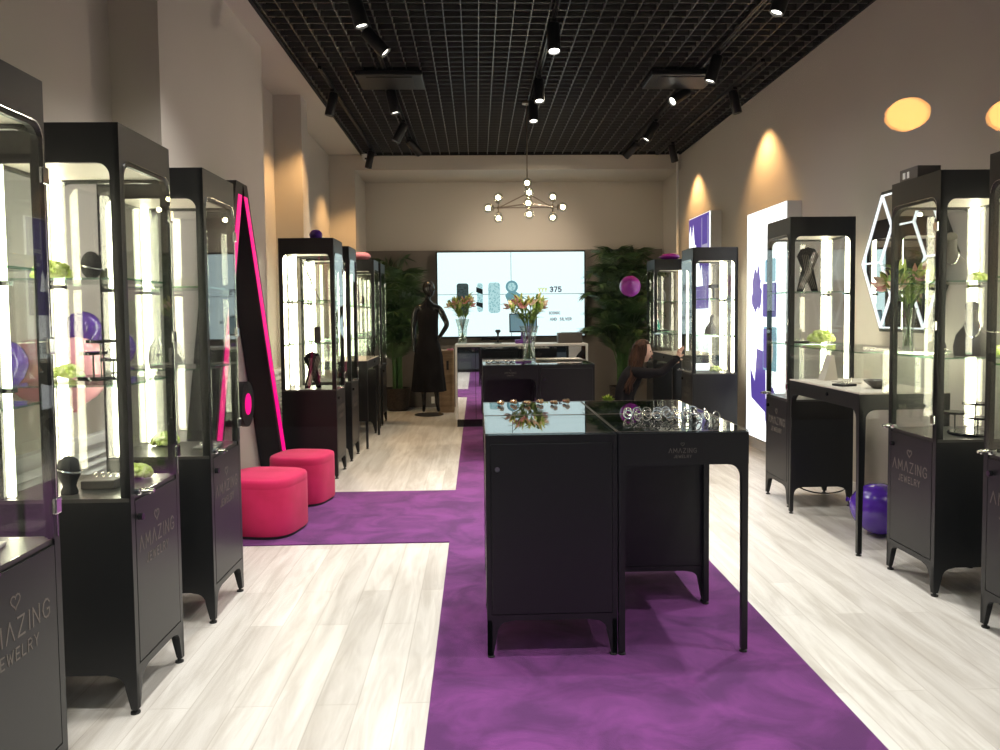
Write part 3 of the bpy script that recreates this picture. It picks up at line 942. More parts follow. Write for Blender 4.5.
# ------------------------------------------------------------------ video wall
t = thing('video_wall', 'four-panel video wall showing pale cyan jewellery advert on the back wall', 'screen', (0.557, 12.739, 1.83))
SW, SH = 1.19, 0.68
MB().box(-SW - 0.015, SW + 0.015, -0.10, 0, -SH - 0.015, SH + 0.015).build('cabinet', 'screen_dark', t)
for sx in (-1, 0):
    for sz in (-1, 0):
        MB().box(sx * SW + 0.004, (sx + 1) * SW - 0.004, -0.104, -0.1003, sz * SH + 0.004, (sz + 1) * SH - 0.004).build('screen_panel', 'tv_picture', t)
MB().box(-SW + 0.7, SW - 0.8, -0.09, -0.01, -SH - 0.06, -SH - 0.02).build('speaker_bar', 'screen_dark', t)
def tvp(pts, m, name='picture', lift=0.0):
    return MB().prism(pts, -0.1065 - lift, -0.1045 - lift, 'y').build(name, m, t)
tvp(rrect(-0.88, -0.69, -0.33, 0.18, 0.04), 'tv_dark_cuff')
tvp(rrect(-0.55, -0.46, -0.28, 0.18, 0.03), 'tv_cuff')
tvp([(-0.565, 0.12), (-0.46, 0.08), (-0.46, 0.0), (-0.565, 0.04)], 'tv_black', lift=0.0025)
tvp([(-0.565, -0.12), (-0.46, -0.14), (-0.46, -0.22), (-0.565, -0.18)], 'tv_black', lift=0.003)
tvp(rrect(-0.37, -0.18, -0.30, 0.19, 0.05), 'tv_cuff')
tvp([(0.01 + 0.10 * math.cos(a), 0.12 + 0.10 * math.sin(a)) for a in [2 * PI * k / 24 for k in range(24)]], 'tv_teal')
tvp([(0.01 + 0.065 * math.cos(a), 0.12 + 0.065 * math.sin(a)) for a in [2 * PI * k / 24 for k in range(24)]], 'tv_cuff', lift=0.0025)
tvp([(-0.10, -0.02), (-0.02, 0.06), (0.08, 0.04), (0.22, -0.06), (0.10, -0.12), (-0.05, -0.14)], 'tv_teal', lift=0.003)
mb = MB(); strokes(mb, '375', 0.72, 0.035, 0.075, 0.018, -0.1065, -0.1045, 0.35); mb.build('price_digits', 'tv_ink', t)
mb = MB(); strokes(mb, 'YYY', 0.51, 0.038, 0.055, 0.014, -0.1065, -0.1045, 0.35); mb.build('currency_signs', 'tv_yellow', t)
mb = MB(); strokes(mb, 'ICONIC', 0.70, -0.33, 0.040, 0.011, -0.1065, -0.1045, 0.35)
strokes(mb, 'AND', 0.68, -0.43, 0.040, 0.011, -0.1065, -0.1045, 0.35)
strokes(mb, 'SILVER', 0.88, -0.43, 0.040, 0.011, -0.1065, -0.1045, 0.35); mb.build('caption', 'tv_grey', t)

# ------------------------------------------------------------------ cash desk
t = thing('cash_desk', 'mirror-fronted cash desk with white top in front of the video wall', 'counter', (0.59, 10.4, 0))
MB().box(-0.89, 0.89, 0, 0.62, 1.075, 1.105).box(-0.89, -0.862, 0, 0.62, 0.1, 1.075).box(0.862, 0.89, 0, 0.62, 0.1, 1.075).build('white_shell', 'white_paint', t, bevel=0.003)
MB().box(-0.861, 0.861, 0.03, 0.60, 0.101, 1.074).build('body', 'black_paint', t)
for a, b in ((-0.858, -0.62), (-0.615, 0.0), (0.005, 0.858)):
    MB().box(a, b, 0.018, 0.0295, 0.102, 1.072).build('mirror_panel', 'mirror_dark', t)
MB().box(-0.87, 0.87, 0.03, 0.58, 0, 0.1).build('plinth', 'black_gloss', t)

t = thing('pos_terminal', 'purple-footed checkout monitor standing on the cash desk behind the big vase', 'monitor', (0.63, 10.7, 1.105))
MB().box(-0.11, 0.11, -0.07, 0.09, 0, 0.05).build('foot', 'purple_plastic', t, bevel=0.008)
MB().box(-0.03, 0.03, 0.0, 0.04, 0.05, 0.2).build('stem', 'purple_plastic', t)
s = MB().box(-0.19, 0.19, -0.015, 0.015, -0.13, 0.13).xf(Matrix.Translation((0, -0.02, 0.28)) @ Matrix.Rotation(R(-12), 4, 'X')).build('monitor_case', 'screen_dark', t, bevel=0.004)
MB().box(-0.175, 0.175, -0.0165, -0.0155, -0.115, 0.115).xf(Matrix.Translation((0, -0.02, 0.28)) @ Matrix.Rotation(R(-12), 4, 'X')).build('display', 'pos_screen', s)
t = thing('barcode_scanner', 'black handheld scanner upright on its stand on the cash desk', 'scanner', (0.285, 10.75, 1.105))
MB().lathe([(0.05, 0), (0.05, 0.008), (0.015, 0.015), (0.012, 0.12), (0.018, 0.13), (0.018, 0.15), (0, 0.15)]).build('stand', 'black_paint', t, smooth=True)
MB().box(-0.035, 0.035, -0.06, 0.04, 0.15, 0.19).build('head', 'black_paint', t, bevel=0.012)
t = thing('receipt_printer', 'dark grey box-shaped printer at the right end of the cash desk', 'printer', (1.27, 10.72, 1.105))
MB().box(-0.165, 0.165, -0.11, 0.11, 0, 0.14).build('body', 'dark_box', t, bevel=0.008)
MB().box(-0.12, 0.12, -0.06, -0.05, 0.1402, 0.146).build('paper_slot', 'soft_black', t)

# wooden crate cabinet behind the desk
t = thing('wooden_crate', 'narrow upright brown wooden crate left of the cash desk', 'crate', (-0.49, 12.0, 0))
MB().box(-0.12, 0.12, 0, 0.35, 0, 0.96).build('body', 'crate_wood', t, bevel=0.004)
MB().box(-0.12, 0.12, -0.012, 0, 0, 0.05).box(-0.12, 0.12, -0.012, 0, 0.91, 0.96).box(-0.12, -0.085, -0.012, 0, 0.05, 0.91).box(0.085, 0.12, -0.012, 0, 0.05, 0.91).build('batten', 'crate_wood', t)
MB().box(0.01, 0.045, -0.002, -0.0002, 0.66, 0.80).build('hand_slot', 'soft_black', t)
tag(MB().box(-0.05, 0.05, -0.05, 0.05, 0, 0.02).build('gift_tin', 'pink_ink', None, bevel=0.004, loc=(-0.42, 12.08, 0.961)), 'small flat pink tin on the wooden crate', 'tin')

# ------------------------------------------------------------------ flowers
def petal_bm(mb, base, direction, length, width, curl, up=Vector((0, 0, 1))):
    d = Vector(direction).normalized()
    s = d.cross(up)
    if s.length < 0.05: s = d.cross(Vector((1, 0, 0)))
    s.normalize()
    n = s.cross(d)
    rows = []
    N = 5
    for i in range(N + 1):
        f = i / N
        c = Vector(base) + d * length * f + n * (curl * length * math.sin(f * PI * 0.5) - curl * 1.3 * length * f * f)
        wv = width * math.sin(PI * min(0.97, 0.08 + f * 0.9)) ** 0.8 * 0.5
        rows.append([mb.bm.verts.new(c - s * wv + n * wv * 0.35), mb.bm.verts.new(c), mb.bm.verts.new(c + s * wv + n * wv * 0.35)])
    for a, b in zip(rows, rows[1:]):
        for k in (0, 1): mb.bm.faces.new([a[k], a[k + 1], b[k + 1], b[k]])

def lilies(label, vlabel, loc, vh, spread, rise, nf, seed, vr=0.055, flare=1.5, vcap=0.06):
    q = random.Random(seed)
    v = thing('glass_vase', vlabel, 'vase', loc, 0, 'tall glass flower vases')
    MB().lathe([(vr * 0.9, 0), (vr, 0.01), (vr * 0.86, vh * 0.35), (vr * 0.95, vh * 0.65), (vr * flare * 0.9, vh * 0.93), (vr * flare, vh),
                (vr * flare - 0.004, vh), (vr * 0.95 - 0.004, vh * 0.65), (vr * 0.86 - 0.004, vh * 0.35), (vr - 0.006, 0.018), (0, 0.016)], seg=28) \
        .build('vessel', 'vase_glass', v, smooth=True)
    t = thing('lily_bouquet', label, 'flowers', (loc[0], loc[1], loc[2] + 0.02), 0, 'lily bouquets')
    st, lv, bd = MB(), MB(), MB()
    tips = []
    for i in range(nf):
        a = 2 * PI * i / nf * 1.0 + q.uniform(-.3, .3)
        rr = spread * (0.35 + 0.65 * ((i * 0.618) % 1)) 
        top = Vector((rr * math.cos(a), rr * math.sin(a), vh + rise * (1.0 - 0.45 * (rr / spread) ** 2) + q.uniform(-.03, .03)))
        p0 = Vector((-0.6 * vr * math.cos(a), -0.6 * vr * math.sin(a), 0.01))
        p1 = Vector((0.5 * vr * flare * math.cos(a), 0.5 * vr * flare * math.sin(a), vh))
        mid = (p1 + top) / 2 + Vector((0, 0, 0.04))
        st.tube([p0, p1, mid, top], [0.004, 0.004, 0.0035, 0.003], 6)
        tips.append((top, a))
        for k in range(9):
            f = k / 8
            c = p1.lerp(mid, min(1, f * 2)) if f < 0.5 else mid.lerp(top, f * 2 - 1)
            b = a + q.uniform(-1.6, 1.6)
            petal_bm(lv, c, (math.cos(b), math.sin(b), q.uniform(0.3, 1.3)), q.uniform(0.10, 0.17), 0.03, 0.35)
        for k in range(2):
            b = a + q.uniform(-1, 1)
            c = mid.lerp(top, 0.6)
            e = c + Vector((math.cos(b) * 0.06, math.sin(b) * 0.06, q.uniform(0.06, 0.14)))
            bd.tube([c, c.lerp(e, 0.35), c.lerp(e, 0.7), e], [0.003, 0.011, 0.013, 0.003], 7)
    st.build('stems', 'leaf_deep', t)
    lv.build('leaves', 'leaf_light', t, smooth=True)
    bd.build('buds', 'bud', t, smooth=True)
    for i, (tp, a) in enumerate(tips):
        if i % 3 == 2: 
            mb = MB()
            mb.tube([tp, tp + Vector((0.01, 0, 0.05)), tp + Vector((0.015, 0, 0.11))], [0.008, 0.017, 0.004], 8)
            mb.build('closed_blossom', 'bud', t, smooth=True)
            continue
        mb = MB()
        ax = Vector((math.cos(a) * 0.8, math.sin(a) * 0.8, 0.6)).normalized()
        u = ax.cross(Vector((0, 0, 1))).normalized()
        vv = ax.cross(u)
        for k in range(6):
            b = PI / 3 * k
            d = ax * 0.7 + (u * math.cos(b) + vv * math.sin(b)) * 0.75
            petal_bm(mb, tp, d, 0.085 + 0.015 * (k % 2), 0.042, -0.3, ax)
        mb.build('blossom', 'petal_pink' if i % 2 else 'petal_pale', t, smooth=True)
    return v, t
lilies('pink and yellow-green lily bouquet in the middle, standing on the far island', 'large glass vase standing on the far island counter', (0.56, 8.42, 0.996), 0.38, 0.25, 0.24, 13, 5, 0.07, 1.5)
lilies('pink lily bouquet at the left end of the cash desk', 'glass vase at the left end of the cash desk', (-0.20, 10.62, 1.105), 0.34, 0.20, 0.24, 11, 9, 0.065, 1.5)
lilies('pink lily bouquet on the right display desk, in front of the hexagonal mirror', 'slim glass vase on the right display desk', (2.66, 4.74, 1.254), 0.26, 0.20, 0.18, 10, 13, 0.035, 1.4)

def hydrangea(label, loc, r):
    mb = MB()
    q = random.Random(int(loc[1] * 100))
    for i in range(60):
        u = q.uniform(-0.1, 1); a = q.uniform(0, 2 * PI)
        s = math.sqrt(max(0, 1 - u * u))
        mb.ball((r * 0.86 * s * math.cos(a), r * 0.86 * s * math.sin(a), r * 0.25 + r * 0.62 * u), r * 0.22, (1, 1, 0.8), 7, 5)
    mb.ball((0, 0, r * 0.42), r * 0.72, (1, 1, 0.58), 14, 9)
    t = thing('hydrangea_head', label, 'flower', loc, 0, 'pale green hydrangea heads')
    mb.build('florets', 'hydrangea', t)
    MB().tube([(0, 0, 0.0), (0, 0, r * 0.3)], 0.006, 6).build('stem', 'leaf_deep', t)
    return t
hydrangea('pale green hydrangea head on the upper shelf of the second left tower', (-1.66, 3.12, 1.654), 0.075)
hydrangea('pale green hydrangea head on the lower shelf of the second left tower', (-1.70, 3.28, 1.254), 0.06)
hydrangea('round green hydrangea head on the deck of the second left tower', (-1.44, 3.30, 0.83), 0.062)
hydrangea('green hydrangea head on the deck of the third left tower', (-1.66, 4.16, 0.83), 0.07)
hydrangea('yellow-green hydrangea head on the lower shelf of the right tower by the light box', (2.70, 6.05, 1.254), 0.10)
hydrangea('small yellow hydrangea on the upper shelf of the dark-box-topped right tower', (2.76, 4.24, 1.654), 0.055)
hydrangea('yellow hydrangea head behind the tall black bust in the right tower', (2.78, 4.10, 1.254), 0.055)
hydrangea('yellow flower head on the deck of the tower the woman reaches into', (2.70, 8.74, 0.83), 0.07)

# ------------------------------------------------------------------ display pieces inside the towers
def bust(label, loc, rz, h, m='grey_velvet', name='necklace_bust'):
    t = thing(name, label, 'necklace display', loc, rz, 'necklace display busts')
    w_ = h * 0.66
    secs = [(0.0, w_ * 0.95, 0.35), (0.18, w_ * 1.0, 0.42), (0.42, w_ * 0.86, 0.36), (0.6, w_ * 0.45, 0.30), (0.72, w_ * 0.30, 0.5), (0.92, w_ * 0.33, 0.55), (1.0, w_ * 0.36, 0.6)]
    mb = MB()
    rs = []
    for f, wd, dp in secs:
        yo = -0.22 * h * (1 - f) + 0.20 * h * f
        rs.append([mb.bm.verts.new((wd * 0.5 * math.cos(a), yo + wd * dp * 0.5 * math.sin(a), h * f + (0.1 * h * math.sin(a) if f == 1 else 0))) for a in [2 * PI * k / 18 for k in range(18)]])
    for a, b in zip(rs, rs[1:]):
        for k in range(18):
            mb.bm.faces.new([a[k], a[(k + 1) % 18], b[(k + 1) % 18], b[k]])
    mb.bm.faces.new(rs[0][::-1]); mb.bm.faces.new(rs[-1])
    mb.build('torso_form', m, t, smooth=True)
    mb = MB()
    pts = [(w_ * 0.2 * math.cos(a), -h * 0.17 - 0.004, h * 0.62 - h * 0.25 * abs(math.sin(a))) for a in [PI * k / 10 + PI for k in range(11)]]
    mb.tube(pts, 0.003, 6)
    mb.build('necklace', 'silver', t, smooth=True)
    return t
bust('grey velvet bust on the upper shelf of the second tower from the right front', (2.59, 4.20, 1.654), -R(30), 0.25)
bust('black neck bust on the lower shelf of the second tower from the right front', (2.66, 4.12, 1.254), -R(30), 0.27, 'dark_box')
bust('grey bust on the lower shelf of the third left tower', (-1.55, 3.92, 1.254), R(30), 0.26)
bust('small grey bust on the lower shelf of the tower beside the woman', (2.64, 8.74, 1.254), -R(30), 0.20)
bust('dark bust on the upper shelf of the farthest right tower', (2.49, 10.54, 1.654), -R(30), 0.26, 'dark_box')
bust('dark bust on the upper shelf of the far left balloon-topped tower', (-1.55, 10.25, 1.654), R(30), 0.25, 'dark_box')
bust('grey bust in the nearest right tower, at the photo edge', (2.56, 3.29, 1.254), -R(30), 0.24)

def x_display(label, loc, rz, s=1.0):
    t = thing('crossed_necklace_display', label, 'necklace display', loc, rz)
    for k, sx in enumerate((-1, 1)):
        o = []
        pts = [(-0.075 * sx, 0.0), (-0.03 * sx, 0.0), (0.02 * sx, 0.12), (0.075 * sx, 0.26), (0.05 * sx, 0.31), (0.0, 0.325), (-0.02 * sx, 0.27)]
        MB().prism([(p[0] * s, p[1] * s) for p in pts], -0.012 - 0.012 * k, -0.001 - 0.012 * k, 'y').build('board', 'black_cloth', t)
    mb = MB()
    for j in range(4):
        x0 = -0.06 + j * 0.012
        mb.tube([((x0) * s, -0.027, 0.02 * s), ((x0 + 0.05) * s, -0.027, 0.15 * s), ((x0 + 0.10) * s, -0.027, 0.29 * s)], 0.0018, 5)
        mb.tube([((-x0) * s, -0.028, 0.02 * s), ((-x0 - 0.04) * s, -0.028, 0.15 * s), ((-x0 - 0.06) * s, -0.028, 0.27 * s)], 0.0018, 5)
    mb.build('chains', 'brass_dark', t)
    return t
x_display('black X-shaped board hung with chains in the right tower by the light box', (2.56, 5.99, 1.654), -R(20), 1.05)
x_display('black leaning board with striped chains on the deck of the left tower behind the stools', (-1.55, 7.36, 0.83), R(20), 1.05)

def tiers(label, loc, s=1.0):
    t = thing('tiered_display_stand', label, 'display stand', loc)
    MB().lathe([(0.09 * s, 0), (0.095 * s, 0.008), (0.09 * s, 0.016), (0, 0.016)]).build('base_disc', 'black_gloss', t, smooth=True)
    for (x, y, z, r) in ((-0.05, 0.03, 0.10, 0.055), (0.045, 0.0, 0.075, 0.05), (0.01, -0.03, 0.15, 0.055)):
        MB().tube([(x * s, y * s, 0.015), (x * s, y * s, z * s)], 0.004, 8).build('stem', 'chrome', t)
        MB().lathe([(r * s, z * s), (r * s, z * s + 0.012), (0, z * s + 0.012)], (x * s, y * s, 0)).build('disc', 'black_gloss', t, smooth=True)
    return t
tiers('three-disc black display stand on the lower shelf of the second left tower', (-1.52, 3.2, 1.254))
tiers('stacked black disc stand on the deck of the dark-box-topped right tower', (2.64, 4.10, 0.83), 1.1)

def oval_holder(label, loc, r=0.045):
    t = thing('ring_holder', label, 'ring holder', loc, 0, 'round black ring holders')
    MB().ball((0, 0, r * 1.25), r, (0.85, 0.85, 1.25)).build('orb', 'soft_black', t, smooth=True)
    MB().torus((0, 0, r * 1.1), r * 0.95, 0.003, Matrix.Rotation(R(12), 4, 'Y'), 26).build('ring_band', 'silver', t, smooth=True)
    return t
oval_holder('black egg-shaped holder with a silver band on the upper shelf of the second left tower', (-1.52, 3.14, 1.654))
oval_holder('faceted black ring holder on the lower shelf of the dark-box-topped right tower', (2.53, 4.19, 1.254), 0.035)
def head_stand(label, loc):
    t = thing('head_display', label, 'display stand', loc)
    MB().lathe([(0.03, 0), (0.032, 0.01), (0.024, 0.03), (0.03, 0.05), (0.042, 0.075), (0.045, 0.10), (0.035, 0.13), (0.015, 0.145), (0, 0.148)], sx=1, sy=0.85).build('head', 'soft_black', t, smooth=True)
    MB().torus((0, 0, 0.095), 0.046, 0.004, Matrix.Rotation(R(14), 4, 'Y'), 26).build('headband', 'silver', t, smooth=True)
    return t
head_stand('round black head stand with a silver band on the deck of the second left tower', (-1.57, 3.01, 0.83))
def tray(label, loc, w_, d_, h_, m, rz=0, rim='brass_dark'):
    t = thing('jewellery_tray', label, 'tray', loc, rz)
    MB().box(-w_ / 2, w_ / 2, -d_ / 2, d_ / 2, 0, h_).build('tray_body', m, t, bevel=0.004)
    mb = MB()
    for k in range(4):
        mb.torus((-w_ * 0.3 + k * w_ * 0.2, 0, h_ + 0.008), 0.008, 0.002, Matrix.Rotation(R(80), 4, 'X'), 12, 5)
    mb.build('rings', 'silver', t)
    return t
tray('flat grey jewellery box on the deck of the second left tower', (-1.50, 3.16, 0.83), 0.13, 0.16, 0.035, 'dark_box', 0.0)
tray('thin black tray on the lower shelf of the right tower by the light box', (2.52, 6.07, 1.254), 0.16, 0.10, 0.014, 'soft_black', 0.2)
tray('black tray inside the case of the right display desk', (2.44, 5.11, 1.004), 0.12, 0.10, 0.014, 'soft_black', 0.3)
tray('tan tray behind the black one inside the right display desk', (2.56, 5.33, 1.004), 0.12, 0.18, 0.010, 'taupe_velvet', 0.1)
tray('small silver-strewn tray on the deck of the third left tower', (-1.40, 4.06, 0.83), 0.12, 0.16, 0.012, 'grey_velvet', 0.1)
tray('black tray on the lower shelf of the farthest right tower', (2.49, 10.57, 1.254), 0.2, 0.14, 0.02, 'soft_black', 0.1)
tray('grey box on the lower shelf of the left tower behind the stools', (-1.50, 7.36, 1.254), 0.06, 0.08, 0.15, 'dark_box', 0.2)
tray('small white tray on the deck of the nearest left tower', (-1.46, 2.28, 0.83), 0.12, 0.10, 0.012, 'cream', 0.2)
t = thing('facetted_bowl', 'dark faceted bowl inside the case of the right display desk', 'bowl', (2.56, 4.91, 1.004))
MB().lathe([(0.025, 0), (0.075, 0.04), (0.085, 0.055), (0.078, 0.055), (0.03, 0.012), (0, 0.01)], seg=9).build('bowl_body', 'dark_box', t)
t = thing('t_bar_stand', 'black T-bar stand on the upper shelf of the tower the woman reaches into', 'display stand', (2.66, 8.72, 1.654))
MB().lathe([(0.045, 0), (0.045, 0.01), (0.012, 0.014), (0.012, 0.13), (0, 0.13)], seg=16).build('post', 'soft_black', t, smooth=True)
MB().tube([(-0.05, 0, 0.14), (0.05, 0, 0.14)], 0.022, 12).build('cushion_bar', 'soft_black', t, smooth=True)
t = thing('green_figure_bottle', 'small emerald green bottle on the lower shelf of the farthest right tower', 'bottle', (2.44, 10.49, 1.275))
MB().lathe([(0.03, 0), (0.034, 0.02), (0.03, 0.08), (0.014, 0.10), (0.014, 0.13), (0, 0.13)], seg=14, c=(0, 0, 0)).build('glass_body', 'green_bottle', t, smooth=True)
MB().lathe([(0.016, 0.131), (0.016, 0.155), (0, 0.155)], seg=12).build('cap', 'cream', t)
t = thing('diagonal_wand', 'thin dark stick leaning in the upper half of the left tower behind the stools', 'stick', (-1.60, 7.40, 1.654))
MB().tube([(0.12, 0.0, 0.006), (-0.04, 0.05, 0.36)], 0.006, 6).build('wand', 'dark_box', t)
t = thing('storage_box', 'dark box with printed symbols on top of the second right tower', 'box', (2.47, 4.31, TH))
MB().box(-0.065, 0.065, -0.09, 0.09, 0, 0.075).build('carton', 'dark_box', t, bevel=0.003)
MB().box(-0.067, -0.0655, 0.03, 0.055, 0.02, 0.055).box(-0.067, -0.0655, -0.01, 0.012, 0.02, 0.055).build('printed_symbols', 'white_paint', t)
t = thing('leaning_panel', 'tan wedge display leaning inside the case of the right display desk', 'display stand', (2.54, 5.57, 1.004))
MB().prism([(-0.05, 0), (0.05, 0), (0.02, 0.18), (0.005, 0.18)], -0.05, 0.05, 'y').build('wedge', 'taupe_velvet', t)
# cable under the right tower
tag(MB().tube([(2.55 + 0.10 * math.cos(a) + 0.02 * k, 6.30 + 0.05 * math.sin(a), 0.05 + 0.04 * math.sin(a)) for k, a in enumerate([2 * PI * j / 20 for j in range(20)])] +
              [(2.85, 6.30, 0.12), (2.95, 6.35, 0.15)], 0.006, 6).build('power_cable', 'rubber', None, smooth=True),
    'looped black power cable hanging under the right tower by the light box', 'cable')

# ------------------------------------------------------------------ ceiling gear
for x, y0, y1, lab in ((-0.86, 1.0, 11.7, 'long black track rail along the left of the ceiling grid'), (0.64, 1.0, 8.78, 'long black track rail along the middle of the ceiling grid'),
                  (2.20, 1.0, 11.7, 'long black track rail along the right of the ceiling grid'), (-1.47, 7.6, 11.7, 'short black track rail by the left ceiling edge'),
                  (2.72, 7.4, 11.7, 'short black track rail by the right wall')):
    tr = thing('lighting_track', lab, 'track rail', (x, 0, 3.854))
    MB().box(-0.018, -0.004, y0, y1, 0, 0.028).box(0.004, 0.018, y0, y1, 0, 0.028).build('rail', 'black_paint', tr)
    MB().box(-0.004, 0.004, y0, y1, 0.012, 0.028).build('groove', 'plenum', tr)

def make_spot(lens='lens_white'):
    t = thing('track_spotlight', 'x', 'spotlight', (0, 0, 0), 0, 'black track spotlights')
    MB().box(-0.02, 0.02, -0.06, 0.06, -0.03, 0.0).build('adapter', 'black_paint', t, bevel=0.003)
    MB().tube([(0, 0, -0.03), (0, 0, -0.06)], 0.008, 8).build('stem', 'black_paint', t)
    return t

def spot(label, x, y, tilt, az, lens='lens_white', energy=60, color=(1, 0.9, 0.78), size=100, z=3.854, blend=1.0, L=0.21, r=0.054):
    t = make_spot()
    t['label'] = label
    t.location = (x, y, z)
    mt = Matrix.Translation((0, 0, -0.06)) @ Matrix.Rotation(az, 4, 'Z') @ Matrix.Rotation(tilt, 4, 'Y')
    h = MB().lathe([(r * 0.9, 0.03), (r, 0.02), (r, -L + 0.005), (r * 0.94, -L), (r * 0.80, -L), (r * 0.78, -L + 0.018), (0, -L + 0.018)], seg=20).xf(mt).build('lamp_head', 'black_paint', t, smooth=True)
    MB().lathe([(r * 0.76, -L + 0.016), (0, -L + 0.0155)], seg=20).xf(mt).build('lens', lens, h)
    if energy > 0:
        ld = bpy.data.lights.new('lamp_beam', 'SPOT')
        ld.energy = energy
        ld.color = color
        ld.spot_size = R(size)
        ld.spot_blend = blend
        ld.shadow_soft_size = 0.04
        lo = bpy.data.objects.new('lamp_beam', ld)
        col.objects.link(lo)
        lo.parent = h
        lo.matrix_local = mt @ Matrix.Translation((0, 0, -L - 0.01))
    return t
G = 'black track spotlight added unseen on the near ceiling to light the shop front'
SPOT_E = 185
WHT = (1.0, 0.95, 0.90)
for (x, y, ti, az, lab, ln, e) in (
    (-0.86, 5.78, 0.25, PI, 'large black spotlight nearest the front on the left track', 'lens_white', 1),
    (-0.86, 6.50, 0.75, PI, 'black spotlight tilted right, second on the left track', 'lens_white', 1),
    (-0.86, 8.2, 0.2, PI, 'black spotlight on the left track just past the ceiling cassette', 'lens_white', 1),
    (-0.86, 9.6, 0.5, 0.0, 'black spotlight tilted left, fourth on the left track', 'lens_white', 1),
    (-0.86, 10.5, 0.9, PI + 0.7, 'black spotlight at the far end of the left track', 'lens_white', 1),
    (0.64, 6.37, 0.25, PI / 2, 'brightly glowing spotlight on the middle track', 'lens_bright', 1),
    (0.64, 7.85, 0.3, PI / 2, 'black spotlight on the middle track behind the glowing one', 'lens_white', 1),
    (0.64, 8.65, 0.3, PI / 2, 'black spotlight on the middle track, farthest before the chandelier', 'lens_white', 1),
    (2.20, 5.54, -0.35, PI, 'black spotlight at the top of the photo on the right track', 'lens_white', 1),
    (2.20, 7.14, -0.3, PI, 'black upright spotlight on the right track before the cassette', 'lens_white', 1),
    (2.20, 8.2, 1.0, R(25), 'black spotlight pointing at the camera beside the right ceiling cassette', 'lens_white', 1),
    (2.20, 9.6, 0.55, 0.0, 'black spotlight tilted left on the far part of the right track', 'lens_white', 1),
    (2.20, 10.75, 0.9, -0.7, 'black spotlight at the far end of the right track', 'lens_white', 1)):
    spot(lab, x, y, ti, az, ln, SPOT_E * e, WHT if y < 8 else (1.0, 0.80, 0.60), 88)
for (x, y) in ((-0.86, 1.6), (0.64, 1.6), (2.20, 1.6), (-0.86, 3.0), (2.20, 3.0), (0.64, 3.8), (-0.86, 4.5), (2.20, 4.3)):  # out-of-view heads, added to brighten the front of the shop
    spot(G, x, y, 0.15, 0.0, 'lens_white', SPOT_E, WHT)
WARM = (1.0, 0.56, 0.22)
for (x, y, az, lab) in ((-1.47, 8.30, PI, 'warm wall-washing spotlight by the left ceiling edge'), (-1.47, 11.2, PI, 'warm wall-washing spotlight in the far left ceiling corner'),
                   (2.72, 8.25, 0, 'warm spotlight hanging by the right wall above the light box'), (2.72, 10.85, 0, 'warm spotlight in the far right ceiling corner')):
    spot(lab, x, y, -0.22, az, 'lens_warm', 95, WARM, 100, r=0.05, blend=0.7)

for x, y, lab in ((-0.82, 7.86, 'flat dark ceiling cassette in the grid on the left'), (2.04, 7.86, 'flat dark ceiling cassette in the grid on the right')):
    t = thing('air_conditioner_cassette', lab, 'ceiling cassette', (x, y, 3.800))
    MB().box(-0.32, 0.32, -0.25, 0.25, 0.0, 0.052).build('grille_case', 'black_paint', t, bevel=0.01)
    MB().box(-0.22, 0.22, -0.19, 0.19, -0.006, 0.0).build('intake_grille', 'black_paint', t)
t = thing('security_camera', 'small white dome camera in the far left ceiling corner', 'camera', (-1.60, 11.66, 3.872))
MB().lathe([(0.07, 0), (0.07, -0.035), (0, -0.035)], seg=20).build('mount', 'white_paint', t, smooth=True)
MB().ball((0, -0.02, -0.055), 0.055).build('dome', 'white_paint', t, smooth=True)
MB().ball((0, -0.065, -0.07), 0.016).build('lens', 'black_gloss', t, smooth=True)
tag(MB().tube([(3.02, 11.70, 0.0), (3.02, 11.70, 3.87)], 0.018, 10).build('wall_pipe', 'white_paint', None, smooth=True), 'thin vertical white pipe in the far right corner', 'pipe')

# ------------------------------------------------------------------ chandelier
CY = 8.9
t = thing('chandelier', 'brass triangular chandelier with ten glowing glass globes', 'chandelier', (0.585, CY, 3.884))
P = {'top': Vector((0.0, 0, -1.015)), 'l': Vector((-0.325, 0.12, -1.16)), 'r': Vector((0.30, 0.12, -1.155)), 'c': Vector((0.0, -0.30, -1.17))}
MB().tube([(0, 0, 0), (0, 0, -1.0)], 0.008, 8).build('rod', 'brass_dark', t)
MB().lathe([(0.05, 0.0), (0.05, -0.02), (0, -0.02)]).build('ceiling_rose', 'brass_dark', t, smooth=True)
mb = MB()
for a, b in (('top', 'l'), ('top', 'r'), ('top', 'c'), ('l', 'r'), ('l', 'c'), ('c', 'r')): mb.tube([P[a], P[b]], 0.007, 8)
for k in P: mb.ball(P[k], 0.02, seg=12, rings=8)
mb.build('frame', 'brass_dark', t)
def globe(node, d):
    d = Vector(d).normalized()
    q = d.to_track_quat('Z', 'Y').to_matrix().to_4x4()
    h = MB().lathe([(0.007, 0), (0.007, 0.05), (0.035, 0.055), (0.035, 0.065), (0.012, 0.068), (0.012, 0.08), (0, 0.08)], seg=16).xf(Matrix.Translation(P[node]) @ q).build('lamp_arm', 'brass_dark', t, smooth=True)
    c = P[node] + d * 0.118
    MB().ball(c, 0.055).build('glass_globe', 'vase_glass', h, smooth=True)
    MB().ball(c, 0.026, seg=12, rings=8).build('bulb', 'bulb', h, smooth=True)
globe('top', (0, 0.0, 1)); globe('l', (0, 0, 1)); globe('l', (0, 0, -1)); globe('l', (-1, 0.1, 0)); globe('r', (0, 0, 1)); globe('r', (0, 0, -1)); globe('r', (1, 0.1, 0))
globe('c', (0, 0, 1)); globe('c', (0, 0, -1)); globe('c', (-0.15, -1, -0.1))

